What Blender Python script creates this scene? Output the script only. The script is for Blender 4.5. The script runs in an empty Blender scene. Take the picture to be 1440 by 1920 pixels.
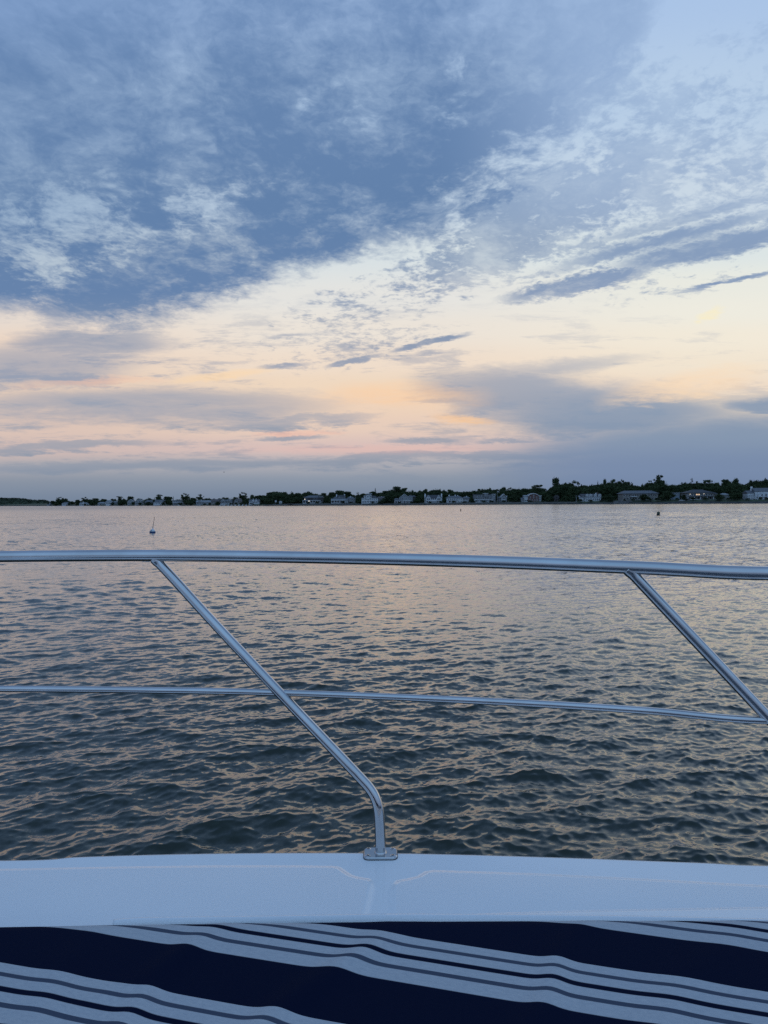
import bpy, bmesh, math, random
import numpy as np
from mathutils import Vector, Matrix

random.seed(7)
rng = np.random.default_rng(11)
scene = bpy.context.scene
COL = scene.collection
PI = math.pi

# ------------------------------------------------------------------ camera
EYE = Vector((0.0, 0.0, 2.9))           # seated on the foredeck, 2.9 m above the water
F = 1332.0                              # focal length in pixels of the 1440 x 1920 photograph
PITCH = math.atan2(18.7, F)
ROLL = math.radians(0.47)
fw = Vector((0, math.cos(PITCH), -math.sin(PITCH)))
r0 = Vector((1, 0, 0))
u0 = Vector((0, math.sin(PITCH), math.cos(PITCH)))
RT = r0 * math.cos(ROLL) - u0 * math.sin(ROLL)
UP = u0 * math.cos(ROLL) + r0 * math.sin(ROLL)


def ray(px, py):
    return fw * F + RT * (px - 720.0) - UP * (py - 960.0)


def at(px, py, Y):
    """the point seen at a pixel, at the distance Y in front of the boat"""
    d = ray(px, py)
    return EYE + d * (Y / d.y)


def on_z(px, py, z):
    d = ray(px, py)
    return EYE + d * ((z - EYE.z) / d.z)


cam_d = bpy.data.cameras.new('camera')
cam = bpy.data.objects.new('camera', cam_d)
COL.objects.link(cam)
m = Matrix((RT, UP, -fw)).transposed().to_4x4()
m.translation = EYE
cam.matrix_world = m
cam_d.sensor_fit = 'VERTICAL'
cam_d.sensor_height = 24.0
cam_d.lens = F / 1920.0 * 24.0
cam_d.clip_start = 0.05
cam_d.clip_end = 60000
scene.camera = cam

scene.view_settings.view_transform = 'Standard'
scene.view_settings.look = 'None'
scene.view_settings.gamma = 1
scene.view_settings.exposure = 0
scene.cycles.use_denoising = False
scene.cycles.adaptive_threshold = 0.006


# ------------------------------------------------------------------ objects
def tag(o, label=None, cat=None, group=None, kind=None):
    if label: o['label'] = label
    if cat: o['category'] = cat
    if group: o['group'] = group
    if kind: o['kind'] = kind
    return o


def empty(name, loc, rz=0.0):
    o = bpy.data.objects.new(name, None)
    o.empty_display_size = 0.2
    COL.objects.link(o)
    o.location = loc
    o.rotation_euler = (0, 0, rz)
    return o


class MB:
    """collects faces, then links them as one mesh object"""
    def __init__(self):
        self.v, self.f, self.mi = [], [], []

    def add(self, vs, fs, mi=0):
        b = len(self.v)
        self.v += [tuple(p) for p in vs]
        for f in fs:
            self.f.append(tuple(b + i for i in f)); self.mi.append(mi)

    def box(self, x0, x1, y0, y1, z0, z1, mi=0):
        self.add([(x0, y0, z0), (x1, y0, z0), (x1, y1, z0), (x0, y1, z0),
                  (x0, y0, z1), (x1, y0, z1), (x1, y1, z1), (x0, y1, z1)],
                 [(0, 3, 2, 1), (4, 5, 6, 7), (0, 1, 5, 4), (1, 2, 6, 5), (2, 3, 7, 6), (3, 0, 4, 7)], mi)

    def tube(self, pts, rad, n=12, mi=0, cap=True):
        pts = [Vector(p) for p in pts]
        k = len(pts)
        rads = rad if isinstance(rad, (list, tuple)) else [rad] * k
        up = Vector((0, 0, 1))
        t0 = (pts[1] - pts[0]).normalized()
        if abs(t0.dot(up)) > 0.95: up = Vector((1, 0, 0))
        nrm = (up - t0 * up.dot(t0)).normalized()
        vs = []
        for i, p in enumerate(pts):
            t = (pts[min(i + 1, k - 1)] - pts[max(i - 1, 0)]).normalized()
            nrm = (nrm - t * nrm.dot(t)).normalized()
            b = t.cross(nrm)
            for j in range(n):
                a = 2 * PI * j / n
                vs.append(p + (nrm * math.cos(a) + b * math.sin(a)) * rads[i])
        fs = []
        for i in range(k - 1):
            for j in range(n):
                fs.append((i * n + j, i * n + (j + 1) % n, (i + 1) * n + (j + 1) % n, (i + 1) * n + j))
        if cap:
            fs.append(tuple(reversed(range(n))))
            fs.append(tuple((k - 1) * n + j for j in range(n)))
        self.add(vs, fs, mi)

    def lathe(self, prof, n=20, mi=0):
        """prof: (radius, z) from bottom to top"""
        vs = []
        for r, z in prof:
            for j in range(n):
                a = 2 * PI * j / n
                vs.append((r * math.cos(a), r * math.sin(a), z))
        fs = []
        for i in range(len(prof) - 1):
            for j in range(n):
                fs.append((i * n + j, i * n + (j + 1) % n, (i + 1) * n + (j + 1) % n, (i + 1) * n + j))
        fs.append(tuple(reversed(range(n))))
        fs.append(tuple((len(prof) - 1) * n + j for j in range(n)))
        self.add(vs, fs, mi)

    def mesh(self, name, mats, smooth=False):
        me = bpy.data.meshes.new(name)
        me.from_pydata(self.v, [], self.f)
        for mt in (mats if isinstance(mats, (list, tuple)) else [mats]):
            me.materials.append(mt)
        if any(self.mi):
            me.polygons.foreach_set('material_index', self.mi)
        if smooth:
            me.polygons.foreach_set('use_smooth', [True] * len(me.polygons))
        me.update()
        return me

    def build(self, name, mats, parent=None, smooth=False, loc=None):
        o = bpy.data.objects.new(name, self.mesh(name, mats, smooth))
        COL.objects.link(o)
        if parent: o.parent = parent
        if loc is not None: o.location = loc
        return o


def put(name, me, parent=None, loc=(0, 0, 0)):
    o = bpy.data.objects.new(name, me)
    COL.objects.link(o)
    o.location = loc
    if parent: o.parent = parent
    return o


def auto_smooth(o, deg=40):
    me = o.data
    me.polygons.foreach_set('use_smooth', [True] * len(me.polygons))
    bm = bmesh.new(); bm.from_mesh(me)
    for e in bm.edges:
        if len(e.link_faces) == 2 and e.calc_face_angle(0) > math.radians(deg): e.smooth = False
    bm.to_mesh(me); bm.free()


# ------------------------------------------------------------------ node expressions
def lin(r, g, b):
    def c(x):
        x /= 255.0
        return x / 12.92 if x <= 0.04045 else ((x + 0.055) / 1.055) ** 2.4
    return (c(r), c(g), c(b), 1.0)


class Ex:
    """a node socket with arithmetic, so that a shader can be written as a formula"""
    T = None

    def __init__(self, s): self.s = s

    @staticmethod
    def math(op, *a, clamp=False):
        n = Ex.T.nodes.new('ShaderNodeMath'); n.operation = op; n.use_clamp = clamp
        for i, x in enumerate(a):
            if isinstance(x, Ex): Ex.T.links.new(x.s, n.inputs[i])
            else: n.inputs[i].default_value = x
        return Ex(n.outputs[0])

    def __add__(s, o): return Ex.math('ADD', s, o)
    __radd__ = __add__
    def __sub__(s, o): return Ex.math('SUBTRACT', s, o)
    def __rsub__(s, o): return Ex.math('SUBTRACT', o, s)
    def __mul__(s, o): return Ex.math('MULTIPLY', s, o)
    __rmul__ = __mul__
    def __truediv__(s, o): return Ex.math('DIVIDE', s, o)
    def __rtruediv__(s, o): return Ex.math('DIVIDE', o, s)
    def max(s, o): return Ex.math('MAXIMUM', s, o)
    def min(s, o): return Ex.math('MINIMUM', s, o)
    def sq(s): return Ex.math('MULTIPLY', s, s)
    def pow(s, p): return Ex.math('POWER', s, p)
    def sat(s): return Ex.math('ADD', s, 0.0, clamp=True)

    def ramp(s, a, b, c=0.0, d=1.0, smooth=True):
        n = Ex.T.nodes.new('ShaderNodeMapRange')
        n.interpolation_type = 'SMOOTHSTEP' if smooth else 'LINEAR'
        Ex.T.links.new(s.s, n.inputs['Value'])
        for k, x in (('From Min', a), ('From Max', b), ('To Min', c), ('To Max', d)):
            n.inputs[k].default_value = x
        return Ex(n.outputs['Result'])

    def curve(s, pts, x0, x1, y0, y1):
        """piecewise curve through (x, y) points"""
        t = (s - x0) / (x1 - x0)
        n = Ex.T.nodes.new('ShaderNodeFloatCurve')
        c = n.mapping.curves[0]
        pp = sorted(((x - x0) / (x1 - x0), (y - y0) / (y1 - y0)) for x, y in pts)
        while len(c.points) < len(pp): c.points.new(0.5, 0.5)
        for q, (x, y) in zip(c.points, pp):
            q.location = (x, y); q.handle_type = 'AUTO_CLAMPED'
        n.mapping.update()
        n.inputs['Factor'].default_value = 1.0
        Ex.T.links.new(t.sat().s, n.inputs['Value'])
        return Ex(n.outputs[0]) * (y1 - y0) + y0


def vec(x, y, z):
    n = Ex.T.nodes.new('ShaderNodeCombineXYZ')
    for i, a in enumerate((x, y, z)):
        if isinstance(a, Ex): Ex.T.links.new(a.s, n.inputs[i])
        else: n.inputs[i].default_value = a
    return Ex(n.outputs[0])


def split(v):
    n = Ex.T.nodes.new('ShaderNodeSeparateXYZ')
    Ex.T.links.new(v.s, n.inputs[0])
    return Ex(n.outputs[0]), Ex(n.outputs[1]), Ex(n.outputs[2])


def noise(v, scale=1.0, detail=4.0, rough=0.55, dist=0.0, lac=2.0, color=False):
    n = Ex.T.nodes.new('ShaderNodeTexNoise')
    n.inputs['Scale'].default_value = scale
    n.inputs['Detail'].default_value = detail
    n.inputs['Roughness'].default_value = rough
    n.inputs['Lacunarity'].default_value = lac
    n.inputs['Distortion'].default_value = dist
    Ex.T.links.new(v.s, n.inputs['Vector'])
    return Ex(n.outputs['Color' if color else 'Fac'])


def mixc(f, a, b):
    n = Ex.T.nodes.new('ShaderNodeMix'); n.data_type = 'RGBA'; n.blend_type = 'MIX'
    ins = [i for i in n.inputs if i.enabled]
    for i, x in zip((n.inputs[0], n.inputs[6], n.inputs[7]), (f, a, b)):
        if isinstance(x, Ex): Ex.T.links.new(x.s, i)
        else: i.default_value = x
    return Ex(n.outputs[2])


def cramp(f, stops, interp='LINEAR'):
    n = Ex.T.nodes.new('ShaderNodeValToRGB')
    r = n.color_ramp; r.interpolation = interp
    stops = sorted(stops)
    while len(r.elements) < len(stops): r.elements.new(0.5)
    for e, (p, c) in zip(r.elements, stops):
        e.position = p; e.color = c
    Ex.T.links.new(f.s, n.inputs[0])
    return Ex(n.outputs[0])


# ------------------------------------------------------------------ materials
def new_mat(name):
    mt = bpy.data.materials.new(name); mt.use_nodes = True
    Ex.T = mt.node_tree
    return mt, mt.node_tree.nodes['Principled BSDF']


def simple(name, col, rough=0.6, metal=0.0, var=0.25, scale=1.0, spec=0.5, bump=0.0, bscale=20.0):
    """principled surface whose colour is broken up by noise in object space"""
    mt, b = new_mat(name)
    tc = Ex.T.nodes.new('ShaderNodeTexCoord')
    p = Ex(tc.outputs['Object'])
    n = noise(p, scale, 5, 0.6)
    lo = tuple(c * (1 - var) for c in col[:3]) + (1,)
    hi = tuple(min(1, c * (1 + var)) for c in col[:3]) + (1,)
    c = mixc(n.ramp(0.3, 0.7), lo, hi)
    Ex.T.links.new(c.s, b.inputs['Base Color'])
    b.inputs['Roughness'].default_value = rough
    b.inputs['Metallic'].default_value = metal
    b.inputs['Specular IOR Level'].default_value = spec
    if bump:
        bp = Ex.T.nodes.new('ShaderNodeBump')
        bp.inputs['Strength'].default_value = bump
        bp.inputs['Distance'].default_value = 0.01
        Ex.T.links.new(noise(p, bscale, 3, 0.6).s, bp.inputs['Height'])
        Ex.T.links.new(bp.outputs[0], b.inputs['Normal'])
    return mt
# ------------------------------------------------------------------ sky
# Everything is a function of the direction looked at.  u, v: where that direction meets an
# upright plane to the north, in units of 1/1332 of its distance (u east, v above the horizon).
world = bpy.data.worlds.new('World')
scene.world = world
world.use_nodes = True
Ex.T = world.node_tree
for n in list(Ex.T.nodes): Ex.T.nodes.remove(n)


def uv(px, py):
    d = ray(px, py)
    return d.x / d.y * F, d.z / d.y * F


tc = Ex.T.nodes.new('ShaderNodeTexCoord')
dirv = Ex(tc.outputs['Generated'])
dx, dy, dz = split(dirv)
yy = dy.max(0.06)
u = dx / yy * F
v = dz.max(0.0) / yy * F
front = dy.ramp(0.05, 0.35)
# cloud-deck coordinates: the layer seen in perspective, flattening towards the horizon
k = 1.0 / (dz.max(0.0) + 0.16)
pa, pb = dx * k, dy * k
plane = vec(pa, pb, 0.0)
flat = vec(u * 0.0028, v * 0.0125, 3.7)           # long level streaks of the low clouds

w1 = noise(plane, 2.6, 5, 0.6, color=True)
w1x, w1y, w1z = split(w1)
n_big = (noise(vec(pa + (w1x - 0.5) * 0.5, pb + (w1y - 0.5) * 0.5, 1.3), 2.6, 9, 0.62) - 0.5) * 2.0
n_puff = (noise(vec(pa + (w1y - 0.5) * 0.22, pb + (w1z - 0.5) * 0.22, 7.1), 13.0, 7, 0.62) - 0.5) * 2.0
n_mid = (noise(vec(pa * 1.15 + (w1z - 0.5) * 0.42, pb * 0.85 + (w1y - 0.5) * 0.42, 2.9), 5.6, 8, 0.63) - 0.5) * 2.0
n_fine = (noise(vec(pa + (w1z - 0.5) * 0.15, pb * 1.15 + (w1x - 0.5) * 0.15, 4.4), 34.0, 5, 0.62) - 0.5) * 2.0
n_flat = (noise(flat, 1.0, 9, 0.64, 0.25) - 0.5) * 2.0
n_flat2 = (noise(vec(u * 0.0075 + v * 0.006, v * 0.052, 9.2), 1.0, 9, 0.70, 0.35) - 0.5) * 2.2

# --- clear sky behind the clouds, by height, for the left, the middle and the right of the view
def skyramp(stops):
    out = []
    for y, c in stops:
        g = sum(c) / 3.0
        q = 0.16 if 540 < y < 860 and c[0] > c[2] else 0.0          # thin veil over the warm band
        c = tuple(x + (g - x) * q for x in c)
        out.append((min(1.0, max(0.0, (941.0 - y) / 1500.0)), lin(*c)))
    return cramp((v / 1500.0).sat(), out, 'EASE')


mid = skyramp([(941, (126, 140, 160)), (905, (146, 155, 168)), (868, (176, 174, 180)), (838, (218, 190, 184)), (800, (234, 204, 184)),
               (760, (242, 210, 182)), (720, (243, 216, 188)), (680, (242, 221, 200)), (620, (237, 227, 214)), (560, (229, 228, 223)),
               (480, (216, 225, 228)), (380, (196, 213, 229)), (200, (176, 200, 227)), (0, (166, 192, 227)), (-500, (128, 165, 214))])
lef = skyramp([(941, (120, 134, 150)), (905, (140, 148, 160)), (868, (172, 170, 176)), (838, (208, 184, 178)), (800, (222, 194, 180)),
               (720, (232, 204, 182)), (640, (240, 214, 192)), (590, (232, 218, 206)), (520, (188, 202, 214)),
               (380, (160, 183, 208)), (200, (146, 172, 205)), (0, (136, 165, 207)), (-500, (120, 155, 206))])
rig = skyramp([(941, (118, 136, 164)), (880, (132, 148, 172)), (820, (180, 180, 184)), (770, (222, 206, 188)), (730, (242, 220, 196)),
               (690, (244, 229, 206)), (640, (244, 234, 214)), (590, (239, 236, 222)), (540, (233, 234, 225)), (480, (220, 229, 229)),
               (380, (202, 216, 229)), (200, (184, 206, 230)), (0, (170, 196, 230)), (-500, (130, 166, 215))])
base = mixc(u.ramp(-700, -120), lef, mid)
base = mixc(u.ramp(60, 640), base, rig)

# --- shade colour of the clouds, by height
shade = skyramp([(941, (116, 132, 155)), (880, (134, 147, 166)), (820, (146, 156, 172)), (760, (150, 160, 178)), (690, (146, 157, 178)),
                 (620, (122, 143, 173)), (540, (102, 131, 171)), (400, (98, 129, 170)), (200, (101, 132, 174)), (0, (110, 141, 184)), (-500, (118, 150, 198))])
shade_r = skyramp([(941, (112, 131, 162)), (880, (120, 139, 170)), (820, (128, 148, 174)), (760, (126, 149, 177)), (700, (140, 158, 183)),
                   (600, (122, 146, 182)), (500, (112, 140, 180)), (300, (140, 166, 202)), (100, (146, 173, 210)), (-500, (130, 162, 208))])
shade = mixc(u.ramp(80, 420), shade, shade_r)


def blob(px, py, rx, ry, ang=0.0, wx=None, wy=None):
    """1 at the middle of an ellipse, 0 at its rim, negative outside"""
    cu, cv = uv(px, py)
    a = math.radians(ang)
    du = (u if wx is None else u + wx) - cu
    dv = (v if wy is None else v + wy) - cv
    p = (du * math.cos(a) + dv * math.sin(a)) * (1.0 / rx)
    q = (dv * math.cos(a) - du * math.sin(a)) * (1.0 / ry)
    return 1.0 - (p * p + q * q)


def streak(x0, y0, x1, y1, th, wx=None, wy=None):
    return blob((x0 + x1) / 2, (y0 + y1) / 2, math.hypot(x1 - x0, y1 - y0) / 2, th,
                math.degrees(math.atan2(y0 - y1, x1 - x0)), wx, wy)


# --- A: the big grey-blue sheet over the upper left
edge = u.curve([(x - 720, 941 - y) for x, y in
                [(-900, 700), (-300, 640), (0, 592), (120, 602), (250, 606), (350, 580), (450, 542), (600, 505), (700, 470), (800, 440),
                 (900, 405), (1005, 358), (1095, 285), (1165, 190), (1215, 70), (1260, -80), (1300, -350), (1700, -700)]],
               -1620, 980, 0, 1700)
DA = v - edge
soft = u.ramp(-100, 420)
wob = n_big * 120.0 + n_puff * 70.0 + n_fine * 34.0
covA = (DA + wob * (0.6 + soft * 1.0) + (n_puff * 90.0 + n_fine * 60.0) * soft) / (46.0 + soft * 80.0)
covA = covA.ramp(-0.55, 0.9)
hole = blob(110, 440, 330, 160, 18).max(0.0) * 0.66 + blob(470, 350, 230, 80, 24).max(0.0) * 0.5 \
    + blob(845, 235, 60, 150, -8).max(0.0) * 0.62 + blob(572, 190, 26, 70, 0).max(0.0) * 0.4 + blob(80, 210, 110, 80, 0).max(0.0) * 0.3 \
    + blob(870, 70, 60, 130, -14).max(0.0) * 0.3 + blob(1060, 225, 80, 50, 0).max(0.0) * 0.35 + blob(960, 300, 40, 30, 0).max(0.0) * 0.3 \
    + blob(330, 150, 90, 70).max(0.0) * 0.16 + blob(430, 250, 60, 90, 25).max(0.0) * 0.22
solid = blob(740, 365, 420, 190, 22).max(0.0) * 0.32 + blob(300, 560, 260, 60, 10).max(0.0) * 0.4
gap = (n_mid * 1.25 + n_puff * 0.85 + n_fine * 0.55 + n_big * 0.35 + hole * 1.2 - solid - 0.46).ramp(0.0, 0.95)
fleck = (n_mid * 0.9 + n_puff * 0.8 + n_fine * 0.6 - solid * 0.9 - 0.26).ramp(0.0, 0.7) * 0.6
covA = covA * (1.0 - (gap * 0.86).max(fleck))
toneA = (n_big * 0.6 + n_mid * 1.0 + n_puff * 0.55 + n_fine * 0.25 + v.ramp(350, 1000) * 0.30 + blob(150, 330, 420, 260).max(0.0) * 0.22 - solid * 0.5 - 0.10).ramp(-0.22, 0.72)

# --- B: mottled small cloud fields on the right and under the sheet's edge
fieldB = blob(1240, 300, 460, 290, 12).max(0.0) * 1.05 + blob(720, 560, 330, 70, 17).max(0.0) * 0.75 + blob(950, 430, 260, 80, 25).max(0.0) * 0.8 \
    + blob(690, 655, 260, 45, 8).max(0.0) * 0.55
covB = (n_puff * 0.8 + n_fine * 0.75 + n_big * 0.45 + fieldB * 0.55 - 0.20).ramp(0.0, 0.55) * fieldB.ramp(0.0, 0.35)

# --- streaks on the right
wy1 = n_flat * 20.0 + n_fine * 16.0 + n_puff * 12.0
S = streak(925, 562, 1250, 500, 20, None, wy1)
S = S.max(streak(1130, 505, 1560, 420, 26, None, wy1))
S = S.max(streak(1000, 512, 1500, 388, 18, None, wy1) * 0.75)
S = S.max(streak(1060, 468, 1520, 350, 14, None, wy1) * 0.55)
covS = S.ramp(-0.15, 0.75)
wy2 = n_flat2 * 12.0 + n_fine * 5.0
S2 = streak(600, 688, 730, 664, 8, None, wy2).max(streak(715, 663, 895, 622, 8, None, wy2)).max(streak(1235, 553, 1500, 500, 6, None, wy2) * 0.8)
S2 = S2.max(streak(470, 690, 600, 682, 7, None, wy2) * 0.7).max(streak(490, 634, 590, 626, 6, None, wy2) * 0.45).max(streak(770, 664, 840, 658, 5, None, wy2) * 0.5)
covS2 = S2.ramp(0.0, 0.8) * 0.92

# --- C: level cloud bars low over the horizon
wx3, wy3 = n_big * 70.0 + n_flat2 * 40.0, n_flat * 38.0 + n_flat2 * 22.0
C = blob(150, 652, 200, 36, 2, wx3, wy3)
C = C.max(blob(40, 690, 260, 44, 0, wx3, wy3) * 0.75)
C = C.max(blob(270, 766, 400, 46, -1, wx3, wy3))
C = C.max(blob(530, 794, 190, 13, 2, wx3, wy3) * 0.9)
C = C.max(blob(110, 838, 230, 13, 2, None, wy3) * 0.95)
C = C.max(blob(548, 822, 76, 7, 1, None, wy2))
C = C.max(blob(790, 826, 80, 9, 0, None, wy2))
C = C.max(blob(826, 752, 70, 7, 0, None, wy2) * 0.75)
C = C.max(blob(940, 828, 50, 6, 0, None, wy2) * 0.7)
C = C.max(blob(300, 876, 620, 17, 1, None, wy3) * 0.8)
C = C.max(blob(760, 862, 460, 13, 1, None, wy3) * 0.85)
covC = C.ramp(-0.10, 0.85) * (0.84 + n_flat * 0.35 + n_flat2 * 0.35).sat()

# --- D: the soft blue bank in the lower right
wy4 = n_flat * 42.0 + n_big * 20.0 + n_flat2 * 16.0
wx4 = n_flat * 90.0 + n_flat2 * 30.0
Dk = blob(960, 738, 225, 52, -3, wx4, wy4)
Dk = Dk.max(blob(1120, 770, 300, 62, -2, wx4, wy4))
Dk = Dk.max(blob(1340, 860, 480, 92, 2, wx4, wy4) * 1.2)
Dk = Dk.max(blob(1440, 756, 110, 26, 5, wx4, wy4))
Dk = Dk.max(blob(1020, 694, 200, 20, 6, wx4, wy4) * 0.55)
covD = (Dk + n_flat2 * 0.12 + n_flat * 0.15).ramp(-0.22, 0.95) * v.ramp(90, 260, 0.92, 0.78)
low = (v + n_flat * 14.0).ramp(14, 84, 1.0, 0.0)                     # the murk along the horizon

cloud = covA.max(covB * 0.72).max(covS * 0.86).max(covS2)
colA = mixc(toneA, shade, mixc(0.60, shade, base))
sky = mixc(cloud, base, colA)
thin = ((n_flat2 * 0.9 + n_flat * 0.9 + n_puff * 0.15 - 0.04).ramp(-0.04, 0.36)) * v.ramp(20, 60) * v.ramp(430, 240)
sky = mixc(thin * u.ramp(-200, 500, 0.60, 0.30), sky, shade)
sky = mixc(covC * 0.9, sky, shade)
sky = mixc(covD, sky, shade)
sky = mixc(low * 0.8, sky, shade)


def glow(c, px, py, rx, ry, col, s, ang=0.0, wx=None, wy=None):
    return mixc((blob(px, py, rx, ry, ang, wx, wy).ramp(0.0, 1.0) * s * (0.72 + n_flat2 * 1.1 + n_fine * 0.3).sat()).sat(), c, lin(*col))


# --- cloud edges that still catch the sun
sky = glow(sky, 870, 786, 76, 12, (254, 204, 152), 0.75, -6, wx4 * 0.3, wy2 + n_flat * 14.0)
sky = glow(sky, 760, 745, 190, 34, (253, 206, 160), 0.55, 0, None, wy3)
sky = glow(sky, 420, 704, 120, 11, (254, 218, 172), 0.7, 6, None, wy2)
sky = glow(sky, 170, 716, 170, 12, (246, 200, 172), 0.6, 2, None, wy2 * 1.5)
sky = glow(sky, 1330, 592, 36, 14, (254, 238, 184), 0.7, 22, n_fine * 14.0, wy2 * 1.6 + n_puff * 12.0)
sky = glow(sky, 1280, 722, 190, 30, (250, 220, 186), 0.75, 10, None, wy3)
sky = glow(sky, 700, 843, 300, 13, (232, 184, 174), 0.42, 0, None, wy2)
sky = glow(sky, 560, 812, 110, 8, (246, 186, 164), 0.5, 0, None, wy2)

# --- overhead and behind the boat: open blue with thin cloud over a Nishita sky
nish = Ex.T.nodes.new('ShaderNodeTexSky')
nish.sky_type = 'NISHITA'
nish.sun_disc = False
SUN_EL, SUN_AZ = math.radians(3.0), math.radians(34.0)
nish.sun_elevation = SUN_EL
nish.sun_rotation = SUN_AZ
nish.air_density = 1.0
nish.dust_density = 1.0
nish.ozone_density = 1.6
Ex.T.links.new(dirv.s, nish.inputs['Vector'])
ns = Ex.T.nodes.new('ShaderNodeVectorMath'); ns.operation = 'SCALE'
Ex.T.links.new(nish.outputs[0], ns.inputs[0]); ns.inputs['Scale'].default_value = 0.08
back = mixc(0.82, Ex(ns.outputs[0]), mixc(dy.ramp(-0.55, 0.25), cramp(dz.max(0.0), [(0.0, lin(116, 136, 172)), (0.12, lin(138, 162, 202)), (0.4, lin(160, 205, 254)), (0.8, lin(156, 204, 255)), (1.0, lin(150, 198, 252))]), lin(124, 158, 208)))
back = mixc((n_big * 2.0 + n_puff * 0.8 + 0.1).ramp(0.0, 0.5) * 0.45, back, mixc(dy.ramp(-0.55, 0.25), lin(150, 178, 220), lin(122, 154, 200)))
fz = front * dz.ramp(0.60, 0.80, 1.0, 0.0)
sky = mixc(fz, back, sky)

bg = Ex.T.nodes.new('ShaderNodeBackground')
out = Ex.T.nodes.new('ShaderNodeOutputWorld')
Ex.T.links.new(sky.s, bg.inputs['Color'])
bg.inputs['Strength'].default_value = 1.0
Ex.T.links.new(bg.outputs[0], out.inputs[0])
world.cycles.sampling_method = 'MANUAL'
world.cycles.sample_map_resolution = 512

# the sun is all but gone behind the cloud bank ahead and to the right: a last soft, warm light
sun_d = bpy.data.lights.new('sun', 'SUN')
sun_d.energy = 0.05
sun_d.angle = math.radians(70)
sun_d.color = (1.0, 0.78, 0.55)
sun = bpy.data.objects.new('sun', sun_d)
COL.objects.link(sun)
sd = Vector((math.sin(SUN_AZ) * math.cos(SUN_EL), math.cos(SUN_AZ) * math.cos(SUN_EL), math.sin(SUN_EL)))
sun.rotation_euler = (-sd).to_track_quat('-Z', 'Y').to_euler()
# ------------------------------------------------------------------ water
def make_water():
    # one sheet round the boat, fine near it and ahead of it, coarse behind
    NIN = 800
    a_in = np.radians(np.linspace(-35, 35, NIN))
    a_out = np.radians(np.linspace(35, 325, 140)[1:-1])
    th = np.concatenate([a_in, a_out])
    nt = len(th)
    r = [0.4, 1.0, 1.8, 2.6, 3.4, 4.0]
    x = 1.0 / 4.3
    while x > 1.0 / 31:
        r.append(1.0 / x); x -= 0.00022
    q = r[-1]
    while q < 230:
        q += 0.22; r.append(q)
    d = 0.22
    while q < 720:
        d *= 1.0028; q += d; r.append(q)
    while q < 26000:
        d = max(d * 1.12, q * 0.004); q += d; r.append(q)
    r = np.array(r); nr = len(r)
    dr = np.gradient(r)
    R, T = np.meshgrid(r, th, indexing='ij')
    X = (R * np.sin(T)).astype(np.float32); Y = (R * np.cos(T)).astype(np.float32)
    side = np.zeros(nt, np.float32) + np.float32(math.radians(70 / NIN)); side[NIN:] = math.radians(290 / 140)
    sp = np.maximum(dr.astype(np.float32)[:, None], R.astype(np.float32) * side[None, :])
    lift = (1.0 + 0.25 * np.clip((r - 30) / 110, 0, 1)).astype(np.float32)[:, None]     # carries the chop too small for the far rows
    del R, T
    Z = np.zeros_like(X); DX = np.zeros_like(X); DY = np.zeros_like(X)
    g = np.random.default_rng(5)
    # wind chop: sharp-crested components round one wind heading, plus a little swell across it
    wind = math.radians(-62)                    # heading of travel, from +x: towards the boat, from ahead left
    nw = 110
    lam = np.exp(np.linspace(math.log(0.075), math.log(2.2), nw)) * g.uniform(0.97, 1.03, nw)
    for i, L in enumerate(lam):
        spread = 0.85 if L < 0.6 else 0.6
        d = wind + g.normal(0, spread)
        kx, ky = math.cos(d), math.sin(d)
        kk = 2 * PI / L
        slope = 0.0240 * (1.15 if L < 0.35 else 1.15 * (0.35 / L) ** 0.62) * g.uniform(0.6, 1.4)
        A = slope / kk
        w = np.clip((L / sp - 1.7) / 1.6, 0, 1) * (lift if L > 0.6 else 1.0)
        if w.max() <= 0: continue
        rows = np.where(w.max(axis=1) > 0)[0]
        s = slice(rows[0], rows[-1] + 1)
        ph = kk * (kx * X[s] + ky * Y[s]) + g.uniform(0, 2 * PI)
        c = np.cos(ph) * (A * w[s]); sn = np.sin(ph) * (A * w[s])
        Z[s] += c; DX[s] -= kx * sn; DY[s] -= ky * sn
    # gusts: patches of livelier and of calmer water
    gust = 1.0 + 0.45 * np.sin(X * 0.21 + 1.3 * np.sin(Y * 0.13)) * np.sin(Y * 0.17 + 0.9 * np.sin(X * 0.11 + 2))
    Z *= gust
    V = np.stack([X + DX * 1.25 * gust, Y + DY * 1.25 * gust, Z], -1).reshape(-1, 3)
    idx = np.arange(nr * nt).reshape(nr, nt)
    i0, i1 = idx[:-1], idx[1:]
    j = np.arange(nt); jn = (j + 1) % nt
    quads = np.stack([i0[:, j], i0[:, jn], i1[:, jn], i1[:, j]], -1).reshape(-1, 4)[:, ::-1]
    nv = len(V)
    me = bpy.data.meshes.new('water')
    me.vertices.add(nv + 1)
    me.vertices.foreach_set('co', np.vstack([V, [[0, 0, 0]]]).astype(np.float32).ravel())
    tri = np.stack([np.full(nt, nv), idx[0, jn], idx[0, j]], -1)
    loops = np.concatenate([quads.ravel(), tri.ravel()]).astype(np.int32)
    me.loops.add(len(loops)); me.loops.foreach_set('vertex_index', loops)
    np_ = len(quads) + len(tri)
    me.polygons.add(np_)
    st = np.concatenate([np.arange(len(quads)) * 4, len(quads) * 4 + np.arange(len(tri)) * 3]).astype(np.int32)
    me.polygons.foreach_set('loop_start', st)
    me.update(calc_edges=True)
    me.polygons.foreach_set('use_smooth', np.ones(np_, bool))
    me.update()
    o = put('water', me)
    tag(o, kind='structure')
    return o


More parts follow.
